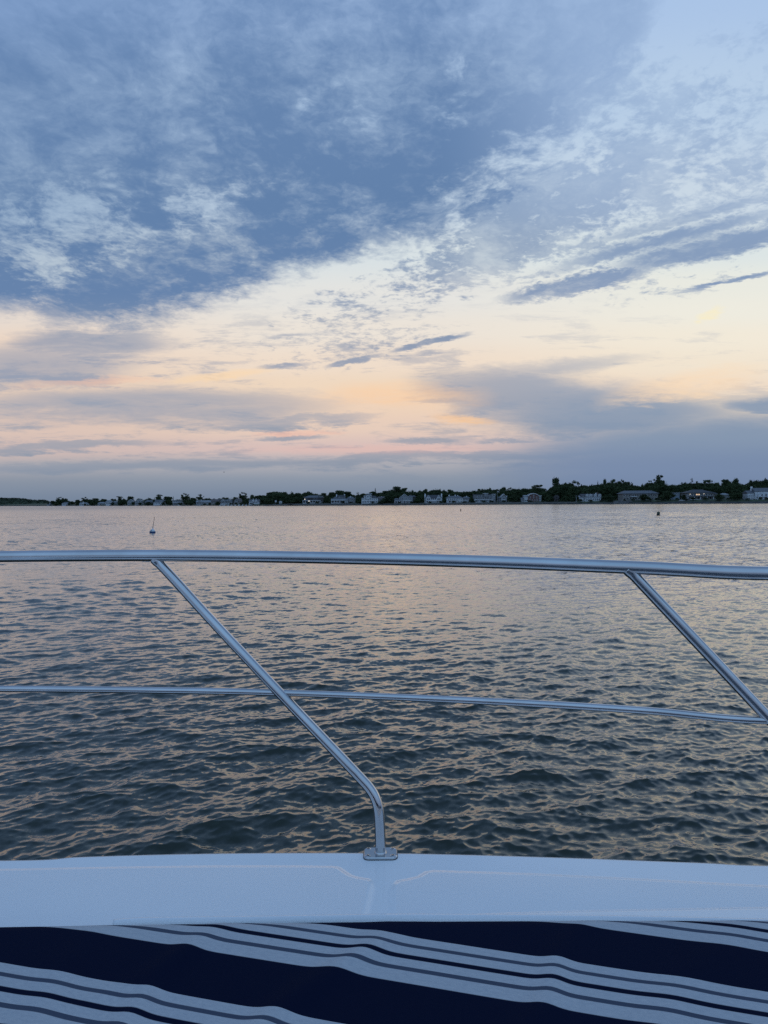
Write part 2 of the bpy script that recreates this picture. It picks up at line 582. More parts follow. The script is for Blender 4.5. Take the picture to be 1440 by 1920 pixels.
water = make_water()
mt, b = new_mat('sea_water')
geo = Ex.T.nodes.new('ShaderNodeNewGeometry')
pos = Ex(geo.outputs['Position'])
px_, py_, pz_ = split(pos)
dist = Ex.math('SQRT', px_ * px_ + py_ * py_ + 1.0)
ca, sa = math.cos(math.radians(-62)), math.sin(math.radians(-62))
al = px_ * ca + py_ * sa                # along the wind
ac = py_ * ca - px_ * sa                # along the crests


def slopes(sc, stretch, off, det, ro):
    n = Ex.T.nodes.new('ShaderNodeTexNoise')
    n.inputs['Scale'].default_value = sc
    n.inputs['Detail'].default_value = det
    n.inputs['Roughness'].default_value = ro
    Ex.T.links.new(vec(al, ac * stretch, off).s, n.inputs['Vector'])
    return split(Ex(n.outputs['Color']))


far1 = dist.ramp(9, 45) * dist.ramp(60, 200, 1.0, 0.75)                # chop too small for the mesh, further out
far2 = dist.ramp(450, 800)
r1, g1, _ = slopes(9.0, 0.5, 0.0, 6, 0.78)      # ripples
r2, g2, _ = slopes(2.6, 0.42, 5.0, 5, 0.72)     # chop
r3, g3, _ = slopes(0.42, 0.4, 9.0, 3, 0.6)      # longer waves
pat = noise(vec(px_ * 0.02, py_ * 0.006, 2.0), 1.0, 4, 0.6).ramp(0.35, 0.65, 0.72, 1.18)   # cat's paws
sx = ((r1 - 0.5) * 0.85 + (r2 - 0.5) * far1 * 0.70 + (r3 - 0.5) * far2 * 0.5) * pat
sy = ((g1 - 0.5) * 0.62 + (g2 - 0.5) * far1 * 0.50 + (g3 - 0.5) * far2 * 0.4) * pat
nx = sx * ca - sy * sa
ny = sx * sa + sy * ca
nn = Ex.T.nodes.new('ShaderNodeVectorMath'); nn.operation = 'ADD'
Ex.T.links.new(geo.outputs['Normal'], nn.inputs[0])
Ex.T.links.new(vec(nx, ny, 0.0).s, nn.inputs[1])
nz = Ex.T.nodes.new('ShaderNodeVectorMath'); nz.operation = 'NORMALIZE'
Ex.T.links.new(nn.outputs[0], nz.inputs[0])
Ex.T.links.new(nz.outputs[0], b.inputs['Normal'])
b.inputs['Base Color'].default_value = (0.0105, 0.0205, 0.0105, 1)
b.inputs['IOR'].default_value = 1.34
b.inputs['Coat Weight'].default_value = 0.65
b.inputs['Coat IOR'].default_value = 1.33
Ex.T.links.new(nz.outputs[0], b.inputs['Coat Normal'])
Ex.T.links.new(dist.ramp(12, 600, 0.05, 0.26).s, b.inputs['Coat Roughness'])
Ex.T.links.new(dist.ramp(12, 600, 0.06, 0.26).s, b.inputs['Roughness'])
water.data.materials.append(mt)
# ------------------------------------------------------------------ the boat we sit on
DECK = EYE.z - 0.83


def gelcoat(name, rough, bump, bscale, col=0.86):
    mt, b = new_mat(name)
    tc = Ex.T.nodes.new('ShaderNodeTexCoord')
    p = Ex(tc.outputs['Object'])
    n = noise(p, 2.3, 6, 0.6)
    c = mixc(n.ramp(0.35, 0.7), (col * 0.965, col * 0.97, col * 0.97, 1), (col, col, col * 0.995, 1))
    dirt = noise(p, 130.0, 2, 0.5).ramp(0.74, 0.80)
    c = mixc(dirt * 0.35, c, (0.35, 0.33, 0.30, 1))
    Ex.T.links.new(c.s, b.inputs['Base Color'])
    b.inputs['Roughness'].default_value = rough
    b.inputs['Specular IOR Level'].default_value = 0.4
    bp = Ex.T.nodes.new('ShaderNodeBump')
    bp.inputs['Strength'].default_value = bump
    bp.inputs['Distance'].default_value = 0.002
    Ex.T.links.new(noise(p, bscale, 2, 0.5).s, bp.inputs['Height'])
    Ex.T.links.new(bp.outputs[0], b.inputs['Normal'])
    return mt


M_gel = gelcoat('white_gelcoat', 0.14, 0.03, 30.0)
M_skid = gelcoat('nonskid_gelcoat', 0.42, 0.035, 260.0, 0.83)

mt, b = new_mat('polished_stainless')
tc = Ex.T.nodes.new('ShaderNodeTexCoord')
p = Ex(tc.outputs['Object'])
c = mixc(noise(p, 6.0, 5, 0.6).ramp(0.35, 0.7), (0.50, 0.50, 0.50, 1), (0.60, 0.60, 0.60, 1))
Ex.T.links.new(c.s, b.inputs['Base Color'])
b.inputs['Metallic'].default_value = 1.0
Ex.T.links.new(noise(p, 30.0, 4, 0.7).ramp(0.3, 0.75, 0.05, 0.15).s, b.inputs['Roughness'])
M_steel = mt
M_contact = simple('contact_shade_grey', (0.10, 0.10, 0.10), 0.7)  # dark grey standing in for contact shade at the stanchion feet
M_hole = simple('dark_screw_slot', (0.02, 0.02, 0.022), 0.4)
M_glass_dark = simple('tinted_windscreen', (0.012, 0.014, 0.017), 0.08)
M_rub = simple('grey_rub_rail', (0.25, 0.26, 0.27), 0.5)

boat = empty('motor_yacht', (0, 0, 0))
tag(boat, 'white motor yacht foredeck in the foreground with stainless bow rail', 'boat')

# outboard edge of the deck, aft (left) to bow (right); then the far side of the boat behind us
edge_vis = [on_z(x, y, DECK) for x, y in [(-560, 1648), (-280, 1626), (0, 1608.5), (150, 1602), (300, 1597.5), (450, 1595), (600, 1594.3), (750, 1595.2),
                                          (900, 1598.5), (1050, 1603), (1200, 1608.5), (1320, 1613), (1440, 1618), (1700, 1630)]]
edge_pts = [Vector((-6.0, 1.56, DECK)), Vector((-4.2, 1.63, DECK)), Vector((-2.8, 1.668, DECK)), Vector((-1.8, 1.677, DECK))]
edge_pts += [Vector((q.x, q.y, DECK)) for q in edge_vis if -1.0 < q.x < 1.0]
lx = edge_pts[-1].x; ly = edge_pts[-1].y
BOW = 5.2
for t in (0.1, 0.2, 0.32, 0.45, 0.6, 0.75, 0.88, 0.96, 1.0):
    edge_pts.append(Vector((lx + (BOW - lx) * t, -0.15 + (ly + 0.15) * math.sqrt(max(0, 1 - t ** 1.9)), DECK)))
MIDY = -0.15


def smooth_path(pts, n):
    """Catmull-Rom through the points, n steps each"""
    P = [Vector(p) for p in pts]
    P = [P[0] * 2 - P[1]] + P + [P[-1] * 2 - P[-2]]
    out = []
    for i in range(1, len(P) - 2):
        a, b_, c_, d_ = P[i - 1:i + 3]
        for s in range(n):
            t = s / n
            out.append(0.5 * ((2 * b_) + (c_ - a) * t + (2 * a - 5 * b_ + 4 * c_ - d_) * t * t + (3 * b_ - a - 3 * c_ + d_) * t ** 3))
    out.append(P[-2])
    return out


rim = smooth_path(edge_pts, 6)
nrim = len(rim)
far_rim = [Vector((q.x, 2 * MIDY - q.y, q.z)) for q in rim]
# topsides and deck in one moulding: waterline, flare, rub rail height, gunwale roll, deck
prof = [(0.58, -2.35), (0.74, -2.07), (0.88, -1.2), (0.965, -0.45), (1.0, -0.05), (1.0, -0.016)]
vs, fs = [], []
ring = []
for q in rim:
    half = q.y - MIDY
    row = []
    for s, z in prof:
        row.append(Vector((q.x - (1 - s) * 0.9 * max(0.0, (q.x + 1) / 5), MIDY + half * s, DECK + z)))
    # rolled edge
    for a in (30, 60, 90):
        r_ = 0.016
        row.append(Vector((q.x, max(MIDY, q.y - r_ + r_ * math.cos(math.radians(a))), DECK - r_ + r_ * math.sin(math.radians(a)))))
    ring.append(row)
npf = len(ring[0])
mb = MB()
for sgn in (1, -1):
    V = []
    for row in ring:
        for p in row:
            V.append((p.x, p.y if sgn > 0 else 2 * MIDY - p.y, p.z))
    Fq = []
    for i in range(nrim - 1):
        for j in range(npf - 1):
            f = (i * npf + j, i * npf + j + 1, (i + 1) * npf + j + 1, (i + 1) * npf + j)
            Fq.append(f if sgn < 0 else f[::-1])
    mb.add(V, Fq)
V = [tuple(p) for p in ring[0]] + [(p.x, 2 * MIDY - p.y, p.z) for p in reversed(ring[0])]
mb.add(V, [tuple(range(len(V)))])
hull = mb.build('hull', M_gel, boat)
auto_smooth(hull, 50)
# deck sheet joins the two rolled edges
mb = MB()
V = []
for row in ring:
    p = row[-1]
    for t in np.linspace(0, 1, 9):
        V.append((p.x, p.y + (2 * MIDY - 2 * p.y) * t, p.z))
mb.add(V, [(i * 9 + j, (i + 1) * 9 + j, (i + 1) * 9 + j + 1, i * 9 + j + 1)[::-1] for i in range(nrim - 1) for j in range(8)])
deck = mb.build('deck', M_gel, boat, smooth=True)
mb = MB()
mb.tube([(q.x, q.y + 0.012, q.z - 0.16) for q in rim[:-2]], 0.022, 8)
mb.build('rub_rail', M_rub, boat, smooth=True)


# non-skid panels moulded into the side deck, either side of the plain strip under the stanchion
def slab(name, outline, z0, h, bev, mat, parent, seg=3):
    """a flat raised panel with a rounded rim"""
    n = len(outline)
    c = sum((Vector(p) for p in outline), Vector((0, 0, 0))) / n
    vs, fs = [], []
    # inward offset of a polygon by averaging edge normals
    def off(d):
        o = []
        for i in range(n):
            a, b_, c_ = (Vector(outline[(i + k) % n]) for k in (-1, 0, 1))
            e1 = (b_ - a).normalized(); e2 = (c_ - b_).normalized()
            n1 = Vector((-e1.y, e1.x, 0)); n2 = Vector((-e2.y, e2.x, 0))
            nn_ = (n1 + n2)
            if nn_.length < 1e-6: nn_ = n1
            nn_.normalize()
            o.append(b_ + nn_ * (d / max(0.35, nn_.dot(n1))))
        return o
    area = sum(outline[i][0] * outline[(i + 1) % n][1] - outline[(i + 1) % n][0] * outline[i][1] for i in range(n))
    if area < 0:
        outline = outline[::-1]
    for kx in range(seg + 2):
        if kx == 0: d, z = 0.0, z0 - 0.004
        else:
            a = (kx - 1) / seg * PI / 2
            t_ = (kx - 1) / seg; d, z = bev * t_, z0 + h * (t_ * t_ * (3 - 2 * t_))
        vs += [(p.x, p.y, z) for p in off(d)]
    rings = seg + 2
    for r_ in range(rings - 1):
        for i in range(n):
            fs.append((r_ * n + i, r_ * n + (i + 1) % n, (r_ + 1) * n + (i + 1) % n, (r_ + 1) * n + i))
    fs.append(tuple((rings - 1) * n + i for i in range(n)))
    mbx = MB(); mbx.add(vs, fs)
    mbx.mi = [0] * (len(fs) - 1) + [1]
    o = mbx.build(name, [M_gel, mat], parent)
    auto_smooth(o, 60)
    return o


def trace(pxs, z=None):
    return [on_z(x, y, DECK if z is None else z) for x, y in pxs]


left_panel = trace([(-420, 1652), (-200, 1638), (0, 1629), (200, 1625), (400, 1622.5), (560, 1622.5), (628, 1623.5), (640, 1626), (660, 1640), (676, 1644.8), (694, 1647), (705, 1655), (705, 1668), (694, 1722), (694, 1760),
                    (300, 1775), (-300, 1790)])
left_panel = [Vector((-2.4, 1.585, DECK))] + left_panel + [Vector((-2.4, 1.22, DECK))]
right_panel = trace([(727, 1672), (731, 1660), (742, 1650.5), (764, 1646.8), (782, 1642), (796, 1633.5), (812, 1631), (1000, 1637), (1200, 1647), (1440, 1660), (1750, 1680), (1750, 1740), (1440, 1735), (1000, 1735), (726, 1735)])
for pl in (left_panel, right_panel):
    slab('nonskid_panel', pl, DECK, 0.0042, 0.018, M_skid, boat, 5)

# raised trunk the sunpad lies on: its rounded lip shows along the towel
TR = DECK + 0.058
lip = [(216, 1731.5), (250, 1728.5), (300, 1727), (470, 1725), (720, 1721), (900, 1721.5), (1080, 1723), (1260, 1726), (1440, 1730.5), (1700, 1738)]
lip_pts = [on_z(x, y, TR) for x, y in lip]
first = lip_pts[0]
trunk_out = [Vector((first.x - 0.05, -1.3, TR)), Vector((first.x - 0.05, 0.6, TR)), Vector((first.x - 0.05, first.y - 0.20, TR)), Vector((first.x - 0.043, first.y - 0.09, TR)), Vector((first.x - 0.024, first.y - 0.03, TR))] + lip_pts + \
    [Vector((2.4, lip_pts[-1].y - 0.25, TR)), Vector((2.9, 0.35, TR)), Vector((3.0, -0.3, TR)), Vector((2.4, -1.1, TR)), Vector((1.2, -1.35, TR))]


def loft(name, outline, levels, mat, parent):
    """outline shrunk by d at height z for each (d, z), capped"""
    n = len(outline)
    area = sum(outline[i][0] * outline[(i + 1) % n][1] - outline[(i + 1) % n][0] * outline[i][1] for i in range(n))
    if area < 0: outline = outline[::-1]
    vs, fs = [], []
    for d, z in levels:
        for i in range(n):
            a, b_, c_ = (Vector(outline[(i + k) % n]) for k in (-1, 0, 1))
            e1 = (b_ - a).normalized(); e2 = (c_ - b_).normalized()
            n1 = Vector((-e1.y, e1.x, 0)); n2 = Vector((-e2.y, e2.x, 0))
            nn_ = (n1 + n2).normalized()
            p = b_ + nn_ * (d / max(0.4, nn_.dot(n1)))
            vs.append((p.x, p.y, z))
    k_ = len(levels)
    for r_ in range(k_ - 1):
        for i in range(n):
            fs.append((r_ * n + i, r_ * n + (i + 1) % n, (r_ + 1) * n + (i + 1) % n, (r_ + 1) * n + i))
    fs.append(tuple((k_ - 1) * n + i for i in range(n)))
    mbx = MB(); mbx.add(vs, fs)
    o = mbx.build(name, mat, parent)
    auto_smooth(o, 50)
    return o


R_ = 0.012
lv = [(0.0, DECK - 0.01), (0.0, TR - R_)] + [(R_ * (1 - math.cos(math.radians(a))), TR - R_ + R_ * math.sin(math.radians(a))) for a in (20, 45, 70, 90)]
trunk = loft('cabin_trunk', trunk_out, lv, M_gel, boat)
mb = MB(); mb.tube([q + Vector((0, -0.009, 0.002)) for q in smooth_path(lip_pts, 5)], 0.0095, 12)
mb.build('trunk_lip', M_gel, boat, smooth=True)
# a shallow step in the moulding that widens towards the bow
fold = smooth_path([on_z(x, y, DECK + 0.006) for x, y in [(722, 1719.5), (900, 1713), (1080, 1707), (1260, 1703.5), (1440, 1700.5), (1700, 1698)]], 4)
step_out = [Vector((q.x, q.y, 0)) for q in fold] + [on_z(x, y, DECK + 0.006) for x, y in [(1700, 1790), (1440, 1785), (1000, 1780), (722, 1780)]]
slab('deck_step', step_out, DECK + 0.0060, 0.006, 0.018, M_gel, boat, 5)

# ---- the rail
def rim_y(x):
    for p_, q_ in zip(rim, rim[1:]):
        if p_.x <= x <= q_.x: return p_.y + (q_.y - p_.y) * (x - p_.x) / max(1e-6, q_.x - p_.x)
    return MIDY


seen_top = [at(x, y, d) for x, y, d in [(-260, 1047.5, 1.905), (0, 1043.5, 1.88), (300, 1041.5, 1.83), (600, 1045.5, 1.76), (900, 1053, 1.675), (1200, 1064.5, 1.585), (1440, 1075, 1.50)]]
seen_mid = [at(x, y, d) for x, y, d in [(-260, 1291.5, 1.835), (0, 1291.5, 1.815), (270, 1294, 1.782), (523, 1299, 1.748), (900, 1314, 1.665), (1200, 1331.5, 1.590), (1440, 1351, 1.525)]]
zt_, zm_ = seen_top[-1].z, seen_mid[-1].z
BX = [1.25, 1.9, 2.7, 3.5, 4.2, 4.75]
top_pts = [Vector((-3.55, rim_y(-3.55) - 0.03, DECK + 0.25)), Vector((-3.50, rim_y(-3.5) + 0.02, DECK + 0.50)), Vector((-3.38, rim_y(-3.4) + 0.12, DECK + 0.655)), Vector((-3.1, 1.90, seen_top[0].z - 0.004)), Vector((-2.4, 1.925, seen_top[0].z))] + seen_top + \
    [Vector((x_, rim_y(x_) - 0.10 - 0.02 * i_, zt_ + 0.004 * i_)) for i_, x_ in enumerate(BX)]
mid_pts = [Vector((-3.47, rim_y(-3.5) + 0.02, zm_)), Vector((-2.4, 1.84, seen_mid[0].z))] + seen_mid + [Vector((x_, rim_y(x_) - 0.08 - 0.02 * i_, zm_ + 0.004 * i_)) for i_, x_ in enumerate(BX)]
top = smooth_path(top_pts, 8)
mb = MB(); mb.tube(top, 0.0152, 20)
top_rail = mb.build('top_rail', M_steel, boat, smooth=True)
midr = smooth_path(mid_pts, 8)
mb = MB(); mb.tube(midr, 0.0083, 14)
mb.build('mid_rail', M_steel, boat, smooth=True)


def rounded_rect(w, h, r_, n=5):
    o = []
    for cx, cy, a0 in ((w / 2 - r_, h / 2 - r_, 0), (-w / 2 + r_, h / 2 - r_, 90), (-w / 2 + r_, -h / 2 + r_, 180), (w / 2 - r_, -h / 2 + r_, 270)):
        for i in range(n + 1):
            a = math.radians(a0 + 90 * i / n)
            o.append((cx + r_ * math.cos(a), cy + r_ * math.sin(a)))
    return o


def stanchion(path, base):
    sp_ = smooth_path(path, 7)
    ds_ = [(q - sp_[-1]).length for q in sp_]
    mb = MB(); mb.tube(sp_, [0.0126 + 0.0018 * max(0.0, 1 - max(0.0, d_ - 0.010) / 0.016) ** 2 for d_ in ds_], 18)
    st = mb.build('stanchion', M_steel, boat, smooth=True)
    # weld collar at the foot
    rr = rounded_rect(0.078, 0.050, 0.012)
    n = len(rr); h = 0.0048
    vs = [(x, y, 0) for x, y in rr] + [(x, y, h - 0.0015) for x, y in rr] + [(x * 0.965, y * 0.945, h) for x, y in rr]
    fs = [(k_ * n + i, k_ * n + (i + 1) % n, (k_ + 1) * n + (i + 1) % n, (k_ + 1) * n + i) for k_ in (0, 1) for i in range(n)] + [tuple(2 * n + i for i in range(n))]
    mb = MB(); mb.add([(x + base.x, y + base.y, z + base.z + 0.0013) for x, y, z in vs], fs)
    ob = mb.build('base_plate', M_steel, st); auto_smooth(ob, 35)
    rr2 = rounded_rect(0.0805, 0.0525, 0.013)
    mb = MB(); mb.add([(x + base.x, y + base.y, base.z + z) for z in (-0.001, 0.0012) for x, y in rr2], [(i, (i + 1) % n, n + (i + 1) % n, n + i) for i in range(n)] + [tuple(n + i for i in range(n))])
    mb.build('contact_shade_ring', M_contact, st)  # dark rim added round the plate to deepen its contact shade
    mb = MB(); mb.lathe([(0.0148, 0.005), (0.0148, 0.0066), (0.0138, 0.0085), (0.0127, 0.0105)], 20)
    mb.build('weld_collar', M_steel, st, smooth=True, loc=base)
    mb = MB()
    mb.lathe([(0.0062, h), (0.0062, h + 0.0006), (0.0044, h + 0.0016), (0.0015, h + 0.0019)], 14, 0)
    mb.box(-0.0034, 0.0034, -0.0008, 0.0008, h + 0.0012, h + 0.0022, 1)
    mb.box(-0.0008, 0.0008, -0.0034, 0.0034, h + 0.0011, h + 0.0021, 1)
    me = mb.mesh('screw', [M_steel, M_hole], False)
    for sx_ in (-1, 1):
        for sy_ in (-1, 1):
            s = put('screw', me, st, base + Vector((sx_ * 0.029, sy_ * 0.0165, 0.0013)))
            s.rotation_euler = (0, 0, 0.4 + sx_ * 0.9 + sy_ * 0.35)
    return st


bs = on_z(713.5, 1603, DECK)
d0 = bs.y
stanchion([bs + Vector((0, 0, 0.004)), at(713, 1575, d0), at(711.5, 1540, d0 + 0.001), at(709, 1515, d0 + 0.003), at(703, 1495, d0 + 0.007), at(692, 1477, d0 + 0.012), at(674, 1457, d0 + 0.018), at(640, 1421, d0 + 0.03),
           at(523, 1298, 1.745), at(400, 1167, 1.795), at(330, 1090, 1.822), at(303, 1061, 1.832), at(290, 1047, 1.834)], bs)
p_top, p_mid = at(1188, 1078, 1.590), at(1440, 1345.5, 1.526)
bend = p_top + (p_mid - p_top) * 1.42
bs2 = Vector((bend.x + 0.045, bend.y - 0.012, DECK))
stanchion([bs2 + Vector((0, 0, 0.004)), bs2 + Vector((0, 0, 0.035)), bs2 + Vector((-0.002, 0, 0.075)), bs2 + Vector((-0.012, 0.003, 0.115)), bend, p_mid, p_top + (p_mid - p_top) * 0.45, p_top + (p_mid - p_top) * 0.08, p_top, at(1176, 1066, 1.592)], bs2)


def on_path(path, x):
    return min(path, key=lambda q: abs(q.x - x))


for bx_ in (-1.75, -3.55, 2.35, 3.55):       # the ones out of the picture
    base = Vector((bx_, rim_y(bx_) - 0.055, DECK))
    if bx_ == -3.55:
        stanchion([base + Vector((0, 0, 0.004)), base + Vector((0, 0, 0.06)), base + Vector((0, 0.005, 0.15)), top_pts[0]], base)
        continue
    e = on_path(top, bx_ - 0.50); f = base + (e - base) * 0.24
    f.x = bx_ - 0.035
    stanchion([base + Vector((0, 0, 0.004)), base + Vector((0, 0, 0.05)), base + Vector((-0.003, 0, 0.10)), f, f + (e - f) * 0.5, e], base)

# ---- windscreen and cabin aft, out of the picture, mirrored in the rail
mb = MB()
mb.box(-5.6, -3.2, -1.4, 1.05, DECK - 0.01, DECK + 0.75, 0)
mb.add([(-3.2, -1.3, DECK + 0.2), (-3.2, 0.95, DECK + 0.2), (-4.3, 0.8, DECK + 1.35), (-4.3, -1.15, DECK + 1.35), (-5.5, -1.15, DECK + 1.35), (-5.5, 0.8, DECK + 1.35), (-5.5, -1.3, DECK + 0.2), (-5.5, 0.95, DECK + 0.2)],
       [(0, 1, 2, 3), (3, 2, 5, 4), (1, 7, 5, 2), (6, 0, 3, 4), (7, 6, 4, 5)], 1)
mb.build('deckhouse', [M_gel, M_glass_dark], boat)

# ---- sunpad cushion and the striped towel over it
PAD = EYE.z - 0.705
mt, b = new_mat('striped_cotton')
tc = Ex.T.nodes.new('ShaderNodeTexCoord')
ux, uy, _ = split(Ex(tc.outputs['UV']))
st = uy / 0.2065                         # stripes repeat every 206 mm
fr = Ex.math('FRACT', st)
stops = [(0.0, 1), (0.088, 1), (0.092, 2), (0.124, 2), (0.128, 1), (0.213, 1), (0.217, 0), (0.262, 0), (0.266, 1), (0.352, 1), (0.356, 2), (0.393, 2), (0.397, 1), (0.522, 1), (0.526, 0), (1.0, 0)]
heather = noise(vec(ux * 14.0, uy * 40.0, 0.0), 6.0, 8, 0.85)
navy = mixc(heather, (0.0036, 0.0070, 0.0225, 1), (0.0050, 0.0093, 0.0285, 1))
light = mixc(heather.ramp(0.3, 0.7), (0.38, 0.395, 0.42, 1), (0.50, 0.505, 0.51, 1))
grey = mixc(heather, (0.060, 0.073, 0.105, 1), (0.082, 0.095, 0.13, 1))
isl = cramp(fr, [(p_, (1 if k_ == 1 else 0,) * 3 + (1,)) for p_, k_ in stops])
isg = cramp(fr, [(p_, (1 if k_ == 2 else 0,) * 3 + (1,)) for p_, k_ in stops])
c = mixc(isg, mixc(isl, navy, light), grey)
Ex.T.links.new(c.s, b.inputs['Base Color'])
b.inputs['Roughness'].default_value = 0.95
b.inputs['Specular IOR Level'].default_value = 0.05
bp = Ex.T.nodes.new('ShaderNodeBump')
bp.inputs['Strength'].default_value = 0.35
bp.inputs['Distance'].default_value = 0.0008
Ex.T.links.new((noise(vec(ux, uy, 0.0), 900.0, 2, 0.5) + noise(vec(ux, uy, 0.0), 260.0, 2, 0.5) * 0.6).s, bp.inputs['Height'])
Ex.T.links.new(bp.outputs[0], b.inputs['Normal'])
M_towel = mt

FAR = 1.203                               # far edge of the pad


def bump_noise(x, y, seed):
    g = np.random.default_rng(seed)
    z = np.zeros_like(x)
    for i in range(26):
        L = g.uniform(0.10, 0.55); a = g.uniform(0, PI)
        z += np.cos(2 * PI / L * (x * math.cos(a) + y * math.sin(a)) + g.uniform(0, 6.28)) * L * 0.006
    return z


def make_towel():
    nx_, ny_ = 420, 300
    xs = np.linspace(-1.5, 1.7, nx_); ss = np.linspace(0, 1, ny_)
    # path length from the far hem: up over the rounded edge, then flat towards us
    s = np.concatenate([np.linspace(0, 0.10, 40), 0.10 + np.linspace(0, 1.9, ny_ - 40 + 1)[1:]])
    rr = 0.045
    drop = 0.10 - rr * PI / 2
    Xg, Sg = np.meshgrid(xs, s, indexing='ij')
    a = np.clip((Sg - drop) / rr, 0, PI / 2)
    Yp = FAR - rr * (1 - np.cos(a)) * 1.0
    Zp = PAD - rr + rr * np.sin(a) - np.clip(drop - Sg, 0, None)
    flatp = np.clip(Sg - 0.10, 0, None)
    Yp = FAR - rr * (1 - np.cos(a)) - flatp
    w = np.clip((Sg - 0.05) / 0.12, 0, 1)
    h = bump_noise(Xg, Yp, 3) * 0.045
    # soft folds running across the stripes
    def ridge(p, q, wd, ht, along):
        (x0, y0), (x1, y1) = p, q
        L = math.hypot(x1 - x0, y1 - y0); tx, ty = (x1 - x0) / L, (y1 - y0) / L
        d = (Xg - x0) * -ty + (Yp - y0) * tx
        t = (Xg - x0) * tx + (Yp - y0) * ty
        wob = 0.010 * np.sin(t * 21 + p[0] * 9)
        return ht * np.exp(-((d + wob) / wd) ** 2) * np.exp(-np.clip(np.abs(t - L / 2) - along, 0, None) ** 2 / 0.02)
    def pp(x, y):
        q = on_z(x, y, PAD); return (q.x, q.y)
    h += ridge(pp(285, 1858), pp(362, 1780), 0.022, 0.011, 0.16)
    h += ridge(pp(545, 1902), pp(632, 1826), 0.024, 0.012, 0.14)
    h += ridge(pp(632, 1826), pp(720, 1768), 0.020, 0.005, 0.08)
    h += ridge(pp(1055, 1808), pp(1010, 1885), 0.020, 0.012, 0.14)
    h += ridge(pp(395, 1768), pp(450, 1740), 0.02, 0.006, 0.06)
    h += ridge(pp(1260, 1900), pp(1330, 1800), 0.035, 0.006, 0.2)
    h += ridge(pp(60, 1900), pp(140, 1800), 0.03, 0.006, 0.2)
    Zp = Zp + h * w * 0.48
    # a pad under the towel is soft: slight crown
    Zp += 0.004 * np.cos(Xg * 2.2)
    th_ = math.radians(14.5)
    flatY = FAR - rr - flatp + rr * (PI / 2 - a) + np.clip(drop - Sg, 0, None)
    U = Xg * math.cos(th_) - flatY * math.sin(th_)
    Vv = Xg * math.sin(th_) + flatY * math.cos(th_)
    # stripes start at the top of one white band
    Vv = 1.103 - Vv + 0.2065 * 20
    co = np.stack([Xg, Yp, Zp], -1).reshape(-1, 3)
    ns_ = len(s)
    me = bpy.data.meshes.new('striped_towel')
    fs = []
    for i in range(nx_ - 1):
        for j in range(ns_ - 1):
            fs.append((i * ns_ + j, (i + 1) * ns_ + j, (i + 1) * ns_ + j + 1, i * ns_ + j + 1))
    me.from_pydata([tuple(p_) for p_ in co], [], [f[::-1] for f in fs])
    uvl = me.uv_layers.new(name='UVMap')
    li = np.empty(len(me.loops), np.int32); me.loops.foreach_get('vertex_index', li)
    uvs = np.stack([U.ravel()[li], Vv.ravel()[li]], -1)
    uvl.data.foreach_set('uv', uvs.astype(np.float32).ravel())
    me.polygons.foreach_set('use_smooth', [True] * len(me.polygons))
    me.materials.append(M_towel)
    o = put('striped_towel', me)
    sm = o.modifiers.new('thickness', 'SOLIDIFY'); sm.thickness = 0.003; sm.offset = 1.0
    tag(o, 'navy cotton towel with grey-white stripes spread over the sunpad', 'towel')
    return o


towel = make_towel()
pad_out = [Vector((-1.47, -0.72, TR)), Vector((-1.47, FAR - 0.02, TR)), Vector((1.67, FAR - 0.02, TR)), Vector((1.67, -0.72, TR))]
loft('sunpad_cushion', pad_out, [(0.0, TR + 0.002), (0.0, PAD - 0.05), (0.008, PAD - 0.025), (0.03, PAD - 0.016), (0.05, PAD - 0.014)], M_gel, boat)
# ------------------------------------------------------------------ the far shore
def lerp(pts, x):
    if x <= pts[0][0]: return pts[0][1]
    for (a, p), (b_, q) in zip(pts, pts[1:]):
        if x <= b_: return p + (q - p) * (x - a) / (b_ - a)
    return pts[-1][1]


def yh(x): return 947.2 - 0.0082 * x      # sea horizon in the picture


DIST = [(-700, 2700), (0, 2300), (100, 1680), (200, 1332), (300, 1085), (390, 900), (480, 745), (700, 640), (1000, 585), (1240, 508), (1440, 463), (1900, 410)]
LAND = [(-700, 2.4), (60, 2.6), (200, 2.2), (300, 1.9), (450, 1.5), (540, 2.0), (640, 2.5), (700, 2.0), (800, 1.75), (900, 2.2), (1000, 2.3), (1110, 2.3), (1200, 2.9), (1300, 3.0), (1440, 2.7), (1900, 2.7)]
def D_(x): return lerp(DIST, x)
def Z_(x): return lerp(LAND, x)
def zpx(x, y, D): return EYE.z - (y - yh(x)) * D / F
def X_(x, D): return at(x, yh(x), D).x


M_lawn = simple('shore_grass', (0.035, 0.052, 0.020), 0.9, var=0.5, scale=0.15)
M_rock = simple('dark_shore_rock', (0.045, 0.045, 0.042), 0.85, var=0.5, scale=0.6)

# land
cols = [x for x in range(-700, 1901, 20)]
rows = [(-6, -0.9), (0, 0.0), (2.0, 0.45), (7, 0.80), (14, 1.0), (40, 1.12), (100, 1.5), (300, 2.4), (900, 3.2)]
vs = []
for x in cols:
    D = D_(x)
    for off, k_ in rows:
        z = k_ * Z_(x) if off >= 0 else -1.0
        if off == 2.0: z += 0.12 * math.sin(x * 0.9)
        vs.append((X_(x, D) * (D + off) / D, D + off, z))
nr_ = len(rows)
mb = MB()
mb.add(vs, [(i * nr_ + j, (i + 1) * nr_ + j, (i + 1) * nr_ + j + 1, i * nr_ + j + 1) for i in range(len(cols) - 1) for j in range(nr_ - 1)],
       0)
mb.mi = [1 if (n_ % (nr_ - 1)) < 2 else 0 for n_ in range(len(mb.f))]
land = mb.build('land', [M_lawn, M_rock])
tag(land, kind='structure')

